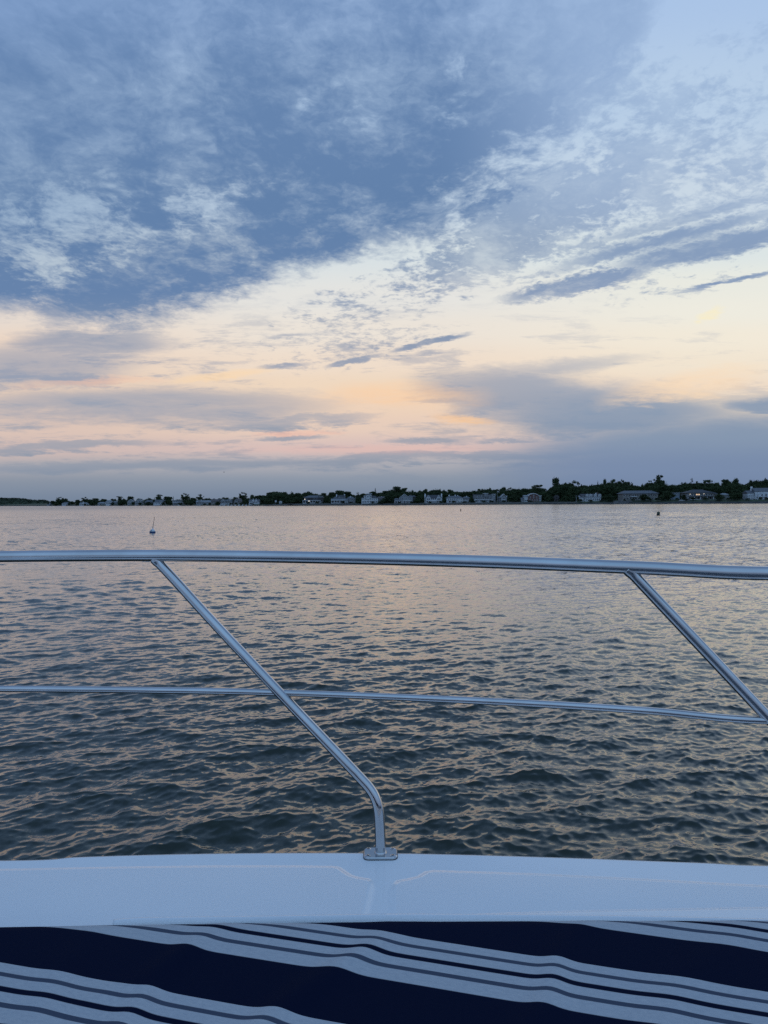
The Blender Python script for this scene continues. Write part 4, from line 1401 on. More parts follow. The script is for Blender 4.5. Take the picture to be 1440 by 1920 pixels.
h.block(646, 652.4, 942.8, 938.2, W_WHITE, 2, -1.6); h.roof('hip', 645.6, 652.8, 938.2, 936.4, R_PALE, 2, -1.6, inset=2.5); h.windows(646.4, 652, 939.4, 942.2, 3, -1.6, w=1.5)
h.chimney(631, 926.8, 934, 1.9, M_chim, 3); h.chimney(645.6, 926.6, 932, 2.2, M_chim, 4); h.chimney(657, 930.4, 933, 1.8, M_chim, 4)

h = House('dark hip-roofed house with two bright porch lamps', 567, 608, 943, 12)
h.block(570, 606, 943, 933.4, W_DARK, 10); h.roof('hip', 570, 606, 933.4, 928.8, R_GREY, 10, inset=9)
h.block(597, 605.6, 935, 930.4, W_GREY, 4, 0.2, 'dormer'); h.roof('flat', 597, 606.4, 930.4, 929.8, R_PALE, 4, 0.2)
h.windows(571, 577, 935, 937.4, 2, w=2); h.windows(587, 596, 935.2, 937.2, 2, w=2.4); h.windows(598, 605, 931.4, 933, 2, 0.2, w=2.4)
h.porch(568, 601, 942.8, 939, 8, 2.2, roofmat=R_DARK, rise=1.2); h.windows(583, 604, 939.4, 942.4, 6, w=2.6)
h.lamp(580, 939.4, -2.4, 0.36); h.lamp(571.8, 935.9, -0.2, 0.30)
h.chimney(570, 929.6, 934, 1.6, M_chimd, 3)

h = House('small white shed under the dark trees by the dock', 515, 531, 944.2, 8, cat='shed')
h.block(523.4, 528.6, 944.2, 941, W_WHITE, 3); h.roof('front', 523.4, 528.6, 941, 939.4, R_GREY, 3, wall=W_WHITE, over=0.25); h.windows(524.2, 527.8, 941.8, 944, 1, w=2.2)
h.block(515.4, 518.2, 944.2, 938, W_WHITE, 2, 1); h.roof('flat', 515.4, 518.2, 938, 937.4, R_GREY, 2, 1)

# ---- the far-left waterfront: smaller and farther, the same kinds of parts
GC = 'distant houses on the left shore'
h = House('pale house with two narrow front gables left of the dark wood', 466, 487, 946.4, 10, group=GC)
h.block(467, 485.6, 946.4, 940, W_WHITE, 8); h.roof('side', 467, 485.6, 940, 936.6, R_GREY, 8)
for a_ in (472.4, 478): h.roof('front', a_, a_ + 5, 940.4, 935, R_GREY, 4, -0.6, wall=W_WHITE, over=0.15)
h.windows(468, 485, 941.6, 944.2, 6, w=1.6); h.porch(467, 485, 946.2, 944.4, 6, 1.6)
h = House('brown-roofed house beside the tall dark tree', 437, 455, 946.6, 14, group=GC)
h.block(438, 454, 946.6, 940.6, W_TAN, 8); h.roof('hip', 438, 454, 940.6, 934.6, R_BROWN, 8, inset=4); h.windows(439, 453, 941.6, 944, 5, w=1.5)
h.block(440, 446, 941, 938.2, W_PALE, 3, -0.4, 'dormer'); h.roof('flat', 440, 446, 938.2, 937.8, R_PALE, 3, -0.4)
h = House('pale house with two broad front gables above the moored boats', 413, 436, 946.8, 10, group=GC)
h.block(414, 435, 946.8, 940.6, W_PALE, 8); h.roof('side', 414, 435, 940.6, 936.6, R_GREY, 8)
for a_ in (413.6, 425.6): h.roof('front', a_, a_ + 8, 940.6, 935.4, R_GREY, 5, -0.8, wall=W_PALE, over=0.2); h.windows(a_ + 1.6, a_ + 6.4, 938.6, 940.2, 2, -0.8, w=1.4)
h.windows(415, 434, 942, 944.6, 7, w=1.6); h.porch(414, 435, 946.6, 944.8, 7, 1.6)
h = House('brown-roofed house with grey upper storey between two dark bushes', 395, 413, 946.8, 16, group=GC)
h.block(396, 412.6, 946.8, 940, W_TAN, 8); h.roof('side', 396, 412.6, 940, 935.8, R_BROWN, 8); h.windows(397, 412, 941.4, 943.6, 5, w=1.5); h.chimney(401, 934.6, 938, 1.4, M_chimd)
h = House('wide pale grey house with low dormers behind the open tree', 367, 396, 947, 12, group=GC)
h.block(367.6, 395.6, 947, 941.6, W_PALE, 8); h.roof('side', 367.6, 395.6, 941.6, 938, R_PALE, 8)
h.roof('front', 371, 377, 941.8, 937.6, R_GREY, 4, -0.6, wall=W_PALE, over=0.2); h.windows(368, 395, 942.6, 944.8, 8, w=1.6); h.chimney(376, 936.6, 940, 1.3)
h = House('boxy pale house with flat roof and full-width balcony', 323, 345, 947, 12, group=GC)
h.block(324, 343.6, 947, 938.6, W_PALE, 8); h.roof('flat', 323.6, 344, 938.6, 937.8, R_PALE, 8); h.windows(325, 343, 939.8, 942, 5, w=2.2); h.windows(325, 343, 943.6, 946.2, 5, w=2.2)
mb = MB(); mb.box(h.X(324), h.X(343.6), -1.6, -0.004, h.Z(943.4), h.Z(942.8)); mb.build('balcony', M_trim, h.root)
h = House('house with low white front and two small gables under a grey roof', 287, 317, 947.2, 10, group=GC)
h.block(288, 316, 947.2, 942, W_WHITE, 8); h.roof('side', 290, 314, 942, 937, R_GREY, 8)
for a_ in (299, 308): h.roof('front', a_, a_ + 7, 942.2, 939, R_PALE, 4, -0.6, wall=W_PALE, over=0.2)
h.windows(289, 316, 943, 945.4, 9, w=1.6); h.porch(288, 316, 947, 945.2, 8, 1.6)
h = House('grey-roofed house tucked between dark shrubs', 270, 287, 947, 24, group=GC)
h.block(271, 287, 947, 941.4, W_GREY, 8); h.roof('hip', 271, 287, 941.4, 937.2, R_GREY, 8, inset=4); h.windows(272, 286, 942.4, 944.6, 4, w=1.5)
h = House('pale house with one big rounded front gable', 252, 270, 947.2, 10, group=GC)
h.block(253, 269.4, 947.2, 941.6, W_PALE, 8); h.roof('gambrel', 253, 269.4, 941.6, 936.8, R_PALE, 8, wall=W_PALE, over=0.25); h.windows(255, 268, 939.4, 941.4, 3, w=1.8); h.windows(254, 269, 943, 945.6, 5, w=1.7)
h = House('narrow pale gabled house left of the rounded-gable house', 238, 252, 947.2, 12, group=GC)
h.block(239, 251.4, 947.2, 941.4, W_PALE, 8); h.roof('gambrel', 239, 251.4, 941.4, 936.6, R_GREY, 8, wall=W_PALE, over=0.25); h.windows(240, 251, 942.6, 945, 4, w=1.5)
h = House('cream house with low roof and pale side wing near the flat-topped tree', 197, 222, 947.4, 12, group=GC)
h.block(198, 209, 947.4, 940.6, W_WHITE, 8); h.roof('hip', 198, 209, 940.6, 937.6, R_PALE, 8, inset=3); h.block(209.2, 221, 947.4, 943, W_PALE, 8); h.roof('hip', 209.2, 221, 943, 939.6, R_PALE, 8, inset=4); h.windows(199, 208.6, 942, 944.6, 4, w=1.4); h.windows(210, 220, 944, 946.4, 4, w=1.4)
h = House('small low house between two round trees on the left shore', 182, 198, 947.6, 12, group=GC)
h.block(183, 197, 947.6, 943.6, W_PALE, 8); h.roof('hip', 183, 197, 943.6, 941.2, R_PALE, 8, inset=4); h.windows(184, 196, 944.6, 946.8, 4, w=1.5)
h = House('pale low house with a bright gable below the forked tree', 148, 171, 947.8, 12, group=GC)
h.block(149, 170, 947.8, 944.4, W_WHITE, 8); h.roof('side', 149, 170, 944.4, 942.2, R_PALE, 8); h.roof('front', 152.6, 159, 944.6, 941, R_PALE, 5, -0.8, wall=W_WHITE, over=0.2); h.windows(150, 169, 945.2, 947.2, 6, w=1.6)
h = House('long low white house just right of the first shore tree', 115, 137, 947.8, 12, group=GC)
h.block(116, 136, 947.8, 943.8, W_WHITE, 8); h.roof('hip', 116, 136, 943.8, 941.4, R_GREY, 8, inset=4); h.windows(117, 135, 945, 947, 6, w=1.6)
h = House('grey boathouse at the foot of the wooded headland', 87, 103, 948, 12, group=GC)
h.block(92, 101, 948, 943.6, W_PALE, 8); h.roof('front', 92, 101, 943.6, 941, R_PALE, 8, wall=W_PALE, over=0.3); h.block(88, 91.8, 948, 945.6, W_PALE, 6); h.roof('flat', 88, 91.8, 945.6, 945, R_PALE, 6); h.windows(93, 100, 944.8, 947, 2, w=2)

# ---- poles
M_pole = simple('pole_paint', (0.42, 0.42, 0.42), 0.5, var=0.1)
M_wood = simple('weathered_pole', (0.12, 0.11, 0.10), 0.8)


def pole(name, x, yb, yt, back, label, cat, r_=0.09, mat=None):
    D = D_(x) + back
    z0, z1 = zpx(x, yb, D), zpx(x, yt, D)
    root = empty(name, (X_(x, D), D, z0)); tag(root, label, cat)
    mb = MB(); mb.tube([(0, 0, -0.8), (0, 0, z1 - z0)], [r_ * 1.2, r_ * 0.7], 8); mb.build('pole', mat or M_pole, root)
    return root, z1 - z0, D


fp, hh, D = pole('flagpole', 932.4, 941, 920.4, 6, 'tall flagpole with a small flag beside the grey cottage', 'flagpole', 0.11)
M_flag = simple('faded_flag', (0.36, 0.33, 0.32), 0.8, var=0.4, scale=1.2)
mb = MB()
for i in range(6):
    for sgn in (0, 1):
        pass
fw_, fh_ = 1.6, 0.9
V = []
for i in range(9):
    t = i / 8
    for j in range(2):
        for e in (-0.012, 0.012):
            V.append((0.1 + fw_ * t, 0.12 * math.sin(t * 6.5) + e, hh - 0.15 - fh_ * j - 0.35 * t * t))
mb.add(V, [q for i in range(8) for q in ((i * 4, (i + 1) * 4, (i + 1) * 4 + 2, i * 4 + 2), (i * 4 + 3, (i + 1) * 4 + 3, (i + 1) * 4 + 1, i * 4 + 1))])
mb.build('flag', M_flag, fp)
mb = MB(); mb.lathe([(0.03, 0), (0.14, 0.08), (0.16, 0.16), (0.1, 0.26), (0.02, 0.3)], 8); mb.build('finial', M_pole, fp, True, (0, 0, hh))
q, hh, D = pole('flagpole', 666.4, 943, 929.6, 7, 'bare thin flagpole right of the pillared porch house', 'flagpole', 0.09)
mb = MB(); mb.lathe([(0.03, 0), (0.12, 0.08), (0.1, 0.2), (0.02, 0.24)], 8); mb.build('finial', M_pole, q, True, (0, 0, hh))
q, hh, D = pole('utility_pole', 1080.4, 942, 928.2, 6, 'pale wooden utility pole on the grass bank below the dark trees', 'pole', 0.14, M_pole)
mb = MB(); mb.box(-0.8, 0.8, -0.08, 0.08, hh - 0.9, hh - 0.75); mb.build('crossarm', M_wood, q)
q, hh, D = pole('flagpole', 468.4, 947, 935.4, 4, 'thin white mast standing in front of the twin-gabled pale house', 'flagpole', 0.09)
mb = MB(); mb.box(-0.9, 0.9, -0.05, 0.05, hh * 0.62, hh * 0.62 + 0.08); mb.build('crossarm', M_pole, q)

# ---- dock, boats, rocks by the water
D = D_(541) - 4
dk = empty('dock', (X_(541, D), D, 0)); tag(dk, 'small pale wooden dock jutting out below the dark wood', 'dock')
M_dock = simple('bleached_dock_wood', (0.30, 0.30, 0.29), 0.8)
mb = MB()
for i in range(9): mb.box(-3.4 + i * 0.76, -2.68 + i * 0.76, -2.2, 3.4, 1.45, 1.55)
mb.build('planking', M_dock, dk)
for x_ in (-3.2, -1.1, 1.1, 3.2):
    for y_ in (-2.0, 1.2):
        mb = MB(); mb.tube([(x_, y_, -2), (x_, y_, 2.1)], 0.16, 8); mb.build('piling', M_wood, dk)

M_boatw = simple('white_boat_paint', (0.55, 0.56, 0.57), 0.4, var=0.08)


def small_boat(n_first=[None]):
    root = empty('moored_boat', (0, 0, 0))
    V = []
    for i in range(9):
        t = i / 8
        w = 0.95 * (1 - t ** 2.6) ** 0.8 + 0.01
        x_ = -2.4 + 5.0 * t
        V += [(x_, -w * 0.55, -0.3), (x_ + 0.15 * t, -w, 0.55 + 0.3 * t * t), (x_ + 0.15 * t, w, 0.55 + 0.3 * t * t), (x_, w * 0.55, -0.3)]
    mb = MB(); mb.add(V, [(i * 4 + j, (i + 1) * 4 + j, (i + 1) * 4 + (j + 1) % 4, i * 4 + (j + 1) % 4) for i in range(8) for j in range(4)] + [(0, 1, 2, 3), (35, 34, 33, 32)])
    mb.build('hull', M_boatw, root)
    mb = MB(); mb.box(-0.7, 0.9, -0.6, 0.6, 0.5, 1.25); mb.box(-0.9, 1.0, -0.7, 0.7, 1.95, 2.05)
    for x_ in (-0.8, 0.9):
        for y_ in (-0.6, 0.6): mb.tube([(x_, y_, 1.2), (x_, y_, 1.96)], 0.05, 6)
    mb.build('cabin', M_boatw, root)
    return root


def copy_tree(o, parent=None):
    c = o.copy(); COL.objects.link(c)
    if parent: c.parent = parent
    for ch in list(o.children): copy_tree(ch, c)
    return c


b0 = small_boat()
first_boat = True
for x, off, rz, lab in ((334.5, -14, 0.2, 'small low boat moored off the boxy pale house'), (414.6, -5, 1.2, None), (421.5, -4, 1.4, None), (428, -5, 1.7, None), (434.5, -6, 1.3, None),
                        (441.5, -4, 1.5, None), (448, -5, 1.8, None), (455.5, -5, 1.4, None), (462, -5, 1.6, None)):
    o = b0 if first_boat else copy_tree(b0)
    first_boat = False
    D = D_(x) + off
    o.location = (X_(x, D), D, 0.0); o.rotation_euler = (0, 0, rz)
    tag(o, lab or 'white boat in the row moored below the broad-gabled pale house', 'boat', 'boats moored off the left shore')

D = D_(1283) + 5
for dx_, sc_ in ((-1.9, 1.5), (0.4, 1.1), (1.9, 1.3)):
    bmx = bmesh.new(); bmesh.ops.create_icosphere(bmx, subdivisions=3, radius=1.0)
    for v_ in bmx.verts:
        v_.co *= 1 + 0.28 * math.sin(v_.co.x * 3.1 + dx_) * math.sin(v_.co.y * 2.7 + 1) + 0.12 * math.sin(v_.co.z * 7 + dx_ * 3)
        v_.co.z *= 0.7
    me = bpy.data.meshes.new('boulder'); bmx.to_mesh(me); bmx.free()
    me.materials.append(simple('pale_boulder', (0.26, 0.25, 0.24), 0.9, var=0.3, scale=1.0))
    o = put('boulder', me, None, (X_(1283, D) + dx_, D, zpx(1283, 939.6, D))); o.scale = (sc_, sc_, sc_)
    tag(o, 'pale boulder in the heap below the balcony house', 'boulder', 'boulders below the balcony house')
D = D_(1159) + 1
mb = MB(); mb.box(-2.6, 2.6, 0, 3, -0.6, 2.1); mb.box(-2.75, 2.75, -0.12, 3.1, 2.1, 2.3)
for i in range(4): mb.box(-2.3 + i * 1.3, -1.5 + i * 1.3, -0.06, -0.002, 0.5, 1.9)
o = mb.build('pump_house', simple('pale_concrete', (0.20, 0.20, 0.195), 0.9, var=0.2), None, loc=(X_(1159, D), D, 0))
tag(o, 'low pale concrete box at the water left of the long hip-roofed house', 'pump house')
mb = MB(); D = D_(1190) + 5
mb.box(-10, 10, 0, 0.4, 0.0, 2.0); mb.box(-10.1, 10.1, -0.08, 0.48, 2.0, 2.12)
o = mb.build('retaining_wall', simple('wall_concrete', (0.15, 0.15, 0.15), 0.9), None, loc=(X_(1186, D), D, 0.0))
tag(o, 'low retaining wall in the bank below the long hip-roofed house', 'wall')
# ------------------------------------------------------------------ trees
def leaf_mat(name, c0, c1):
    mt, b = new_mat(name)
    tc = Ex.T.nodes.new('ShaderNodeTexCoord')
    oi = Ex.T.nodes.new('ShaderNodeObjectInfo')
    n = noise(Ex(tc.outputs['Object']), 9.0, 4, 0.6)
    c = mixc((n.ramp(0.3, 0.7) * 0.7 + Ex(oi.outputs['Random']) * 0.3).sat(), c0 + (1,), c1 + (1,))
    Ex.T.links.new(c.s, b.inputs['Base Color'])
    b.inputs['Roughness'].default_value = 0.75
    b.inputs['Specular IOR Level'].default_value = 0.15
    return mt


M_leaf = leaf_mat('dark_foliage', (0.026, 0.040, 0.020), (0.072, 0.098, 0.040))
M_leaf2 = leaf_mat('evergreen_needles', (0.010, 0.020, 0.012), (0.028, 0.044, 0.022))
M_blossom = leaf_mat('pale_blossom', (0.13, 0.12, 0.12), (0.24, 0.22, 0.22))
M_bark = simple('bark', (0.045, 0.038, 0.032), 0.9)


def leaves(clumps, n, size, seed, flat=0.0):
    """leaf faces spread through a set of ellipsoid clumps (x, y, z, rx, rz)"""
    g = np.random.default_rng(seed)
    vol = np.array([c[3] * c[3] * c[4] for c in clumps]) ** 0.8
    cnt = np.maximum(20, (vol / vol.sum() * n).astype(int))
    V, Fc = [], []
    for (x, y, z, rx, rz), k_ in zip(clumps, cnt):
        d = g.normal(size=(k_, 3)); d /= np.linalg.norm(d, axis=1)[:, None]
        r_ = g.uniform(0.25, 1.0, k_) ** 0.55 * (1 + 0.18 * g.normal(size=k_))
        P = d * r_[:, None] * [rx, rx, rz] + [x, y, z]
        a = g.normal(size=(k_, 3)); a[:, 2] *= (1 - flat); a /= np.linalg.norm(a, axis=1)[:, None]
        b_ = g.normal(size=(k_, 3)); b_ = np.cross(a, b_); b_ /= np.linalg.norm(b_, axis=1)[:, None]
        s_ = size * g.uniform(0.6, 1.5, k_)[:, None]
        base = len(V)
        q = np.stack([P - a * s_, P + b_ * s_ * 0.62, P + a * s_, P - b_ * s_ * 0.62], 1).reshape(-1, 3)
        V.extend(map(tuple, q))
        Fc.extend((base + 4 * i, base + 4 * i + 1, base + 4 * i + 2, base + 4 * i + 3) for i in range(k_))
    return V, Fc


def make_kind(kind, seed):
    """trunk and crown of a tree one unit tall and about one unit wide"""
    g = random.Random(seed)
    cl = []
    limbs = []
    if kind == 'round':
        for i in range(26):
            a = g.uniform(0, 6.28); e = g.uniform(-0.7, 1.0)
            r_ = g.uniform(0.25, 0.36)
            cl.append((math.cos(a) * math.cos(e) * r_, math.sin(a) * math.cos(e) * r_, 0.60 + math.sin(e) * 0.33, g.uniform(0.09, 0.17), g.uniform(0.07, 0.12)))
        cl.append((0, 0, 0.56, 0.33, 0.34)); cl.append((0, 0, 0.25, 0.3, 0.2))
    elif kind == 'broad':
        for i in range(30):
            a = g.uniform(0, 6.28); rr = g.uniform(0.1, 0.42)
            cl.append((math.cos(a) * rr, math.sin(a) * rr, 0.88 - 0.62 * rr * rr / 0.18 * 0.5 - g.uniform(0, 0.25), g.uniform(0.09, 0.15), g.uniform(0.06, 0.11)))
        cl.append((0, 0, 0.5, 0.36, 0.3)); cl.append((0, 0, 0.25, 0.34, 0.2))
    elif kind == 'flat':
        for i in range(16):
            a = g.uniform(0, 6.28); rr = g.uniform(0.1, 0.40)
            cl.append((math.cos(a) * rr, math.sin(a) * rr, 0.93 - g.uniform(0, 0.12), g.uniform(0.09, 0.15), g.uniform(0.035, 0.06)))
        for i in range(10):
            a = g.uniform(0, 6.28); rr = g.uniform(0.05, 0.25)
            cl.append((math.cos(a) * rr, math.sin(a) * rr, g.uniform(0.5, 0.72), g.uniform(0.07, 0.13), 0.06))
        cl.append((0.0, 0, 0.40, 0.36, 0.26)); cl.append((0.1, 0.1, 0.66, 0.26, 0.14))
    elif kind == 'open':
        for i in range(17):
            a = g.uniform(0, 6.28); rr = g.uniform(0.18, 0.43)
            z = 0.55 + g.uniform(0, 0.40) * (1 - (rr / 0.6) ** 2)
            cl.append((math.cos(a) * rr, math.sin(a) * rr, z, g.uniform(0.07, 0.125), g.uniform(0.04, 0.075)))
            limbs.append(cl[-1][:3])
        for i in range(5):
            cl.append((g.uniform(-0.2, 0.2), g.uniform(-0.2, 0.2), g.uniform(0.86, 0.95), 0.09, 0.05))
        cl.append((0, 0, 0.36, 0.38, 0.26)); cl.append((0.1, 0, 0.62, 0.2, 0.12)); cl.append((-0.14, 0, 0.56, 0.2, 0.12))
    elif kind == 'tall':
        for i in range(30):
            t = g.uniform(0.2, 0.97); a = g.uniform(0, 6.28)
            rr = 0.42 * math.sin(PI * min(1, (t * 0.82 + 0.14))) * g.uniform(0.6, 1.0)
            cl.append((math.cos(a) * rr, math.sin(a) * rr, t, g.uniform(0.10, 0.17), g.uniform(0.06, 0.11)))
        cl.append((0, 0, 0.5, 0.30, 0.40))
    elif kind == 'spruce':
        for i in range(15):
            t = 0.12 + 0.82 * i / 14
            R2 = 0.42 * (1 - t) + 0.03
            for k_ in range(5):
                a = g.uniform(0, 6.28)
                cl.append((math.cos(a) * R2 * 0.7, math.sin(a) * R2 * 0.7, t - 0.02, R2 * 0.42 + 0.01, 0.022))
        cl.append((0, 0, 0.97, 0.02, 0.05))
    elif kind == 'sparse':
        for i in range(12):
            t = 0.35 + 0.6 * i / 11
            R2 = 0.40 * (1.1 - t) + 0.05
            for k_ in range(3):
                a = g.uniform(0, 6.28)
                p_ = (math.cos(a) * R2, math.sin(a) * R2, t + g.uniform(-0.02, 0.04), 0.075, 0.022)
                cl.append(p_); limbs.append(p_[:3])
        cl.append((0, 0, 0.98, 0.02, 0.04))
    elif kind == 'bush':
        for i in range(26):
            a = g.uniform(0, 6.28); e = g.uniform(0.0, 1.5)
            r_ = 0.37
            cl.append((math.cos(a) * math.cos(e) * r_, math.sin(a) * math.cos(e) * r_, 0.15 + math.sin(e) * 0.70, g.uniform(0.10, 0.17), g.uniform(0.09, 0.15)))
        cl.append((0, 0, 0.4, 0.36, 0.4))
    n = {'open': 2300, 'spruce': 2200, 'sparse': 900, 'flat': 2600}.get(kind, 3400)
    sz = {'spruce': 0.020, 'sparse': 0.018}.get(kind, 0.031)
    V, Fc = leaves(cl, n, sz, seed, 0.5 if kind in ('spruce', 'sparse', 'flat') else 0.0)
    mb = MB(); mb.add(V, Fc)
    crown = mb.mesh('crown', M_leaf2 if kind in ('spruce', 'sparse') else M_leaf)
    mb = MB()
    th = 0.85 if kind in ('spruce', 'sparse') else 0.62
    mb.tube([(0, 0, -0.06), (0.008, 0.0, th * 0.35), (-0.006, 0.006, th * 0.7), (0.004, 0, th)], [0.028, 0.021, 0.014, 0.005], 8)
    for (x, y, z) in (limbs or [(c[0], c[1], c[2]) for c in cl[:9] if c[2] > 0.35]):
        z0 = min(th - 0.04, max(0.12, z - 0.30 if kind not in ('sparse',) else z - 0.06))
        mb.tube([(0, 0, z0), (x * 0.45, y * 0.45, z0 + (z - z0) * 0.6), (x * 0.95, y * 0.95, z)], [0.011, 0.007, 0.003], 5)
    trunk_ = mb.mesh('trunk', M_bark)
    return trunk_, crown


KINDS = {}
for kd, seeds in (('round', (1, 2, 3)), ('broad', (4, 5, 6)), ('flat', (7, 8)), ('open', (9, 10)), ('tall', (11, 12)), ('spruce', (13, 14)), ('sparse', (15,)), ('bush', (16, 17))):
    KINDS[kd] = [make_kind(kd, s_) for s_ in seeds]
trnd = random.Random(3)


KEYS = []


def tree(x, ytop, w, kind, label, group=None, back=45.0, yb=None, cat='tree', name=None, vi=None):
    if back > 40 and cat == 'tree' and back < 61: KEYS.append((x, ytop))
    D = D_(x) + back
    zt = zpx(x, ytop, D)
    zb = Z_(x) * 1.02 if yb is None else zpx(x, yb, D)
    H = zt - zb
    W = w * 1.16 * D / F
    root = empty(name or ('bush' if kind == 'bush' else 'spruce_tree' if kind in ('spruce', 'sparse') else 'tree'), (X_(x, D), D, zb), trnd.uniform(0, 6.28))
    root.scale = (W, W, H)
    tag(root, label, cat, group)
    ks = KINDS[kind]
    t_, c_ = ks[trnd.randrange(len(ks)) if vi is None else vi]
    put('trunk', t_, root); put('crown', c_, root)
    return root


# ---- trees that can be told apart
for a in [
    # far left
    (112, 931.6, 17, 'open', 'dark flat-topped tree at the left end of the shore beside the low white house'),
    (159.5, 931.8, 15, 'open', 'forked dark tree above the pale low house with a bright gable'),
    (145, 936.6, 9, 'round', 'small round tree standing alone left of the forked tree'),
    (225, 929.8, 12, 'flat', 'flat-topped dark tree left of the narrow gabled house'),
    (245, 930, 14, 'round', 'round tree behind the narrow gabled house'),
    (289.5, 932, 5, 'spruce', 'tiny pointed conifer left of the umbrella-shaped tree'),
    (299.5, 925.6, 12, 'flat', 'umbrella-shaped tall tree above the house with two small gables'),
    (325, 929.8, 5, 'spruce', 'narrow pointed conifer left of the boxy pale house'),
    (348, 924.6, 20, 'open', 'large open-crowned tree right behind the boxy pale house'),
    (375.5, 926.4, 15, 'open', 'airy round-topped tree above the wide pale grey house'),
    (456, 922.4, 18, 'open', 'tall spreading tree above the brown-roofed house'),
    (473, 926.6, 9, 'round', 'small round-headed tree above the narrow twin gables'),
    (485, 926.4, 24, 'broad', 'broad dark tree right of the narrow twin gables'),
    # middle
    (520, 918.8, 28, 'broad', 'broadest dark tree of the wood above the white shed'),
    (577, 919.6, 30, 'broad', 'wide dark tree with a side spike above the hip-roofed house with lamps'),
    (637, 918.4, 20, 'round', 'dark tree straight behind the pillared porch house'),
    (671, 922.6, 10, 'sparse', 'thin see-through tree between porch house and turret house'),
    (704, 914.8, 10, 'spruce', 'pointed spruce behind the tall white turret house'),
    (742.5, 911, 21, 'round', 'tall round-headed tree left above the stepped-gable house'),
    (758, 913.2, 11, 'flat', 'slimmer flat-topped tree right of the tall round-headed one'),
    (821, 912.6, 17, 'broad', 'dark tree rising between the twin white chimneys'),
    (845, 916.8, 16, 'round', 'dark tree above the white chimneys of the long hip house'),
    (918, 912.6, 18, 'broad', 'dark tree rising above the grey house with roof tower'),
    (973.4, 912.8, 4, 'spruce', 'thin pointed tip of a conifer left of the brick house'),
    (1007, 907.4, 19, 'flat', 'flat-topped dark tree above the brick gambrel house'),
    (1043, 897.2, 25, 'tall', 'tall full tree right of the brick gambrel house'),
    (1064, 903.6, 20, 'round', 'darkest round tree between the two tallest by the utility pole'),
    (1079, 900.8, 24, 'open', 'open-topped tree behind the utility pole'),
    # right
    (1121, 901.4, 9, 'spruce', 'pointed conifer above the grey house with white dormers'),
    (1134.5, 899.6, 11, 'tall', 'slim upright tree right of the pointed conifer'),
    (1149, 899.0, 17, 'tall', 'leafy upright tree between two slimmer ones above the bank'),
    (1168, 898.6, 16, 'open', 'gappy flat-topped tree above the left end of the long hip roof'),
    (1233, 890.4, 31, 'open', 'tallest tree, a wide open crown above the long hip roof'),
    (1277, 903.2, 28, 'broad', 'broad dark tree above the flat-roofed pale house'),
    (1297.5, 896.6, 11, 'sparse', 'sparse feathery conifer above the flat-roofed pale house'),
    (1326.5, 897.8, 16, 'flat', 'tiered dark tree above the hip roof with lit window'),
    (1359, 896.0, 18, 'flat', 'tall dark tree with a lean-to top above the low bungalow'),
    (1381, 898.2, 16, 'tall', 'dark upright tree above the big round bush'),
    (1412, 898.6, 17, 'round', 'round dark tree above the chimney of the columned house'),
    (1433, 894.6, 27, 'broad', 'largest dark tree at the right edge above the columned house'),
]:
    tree(*a, back=trnd.uniform(40, 52))

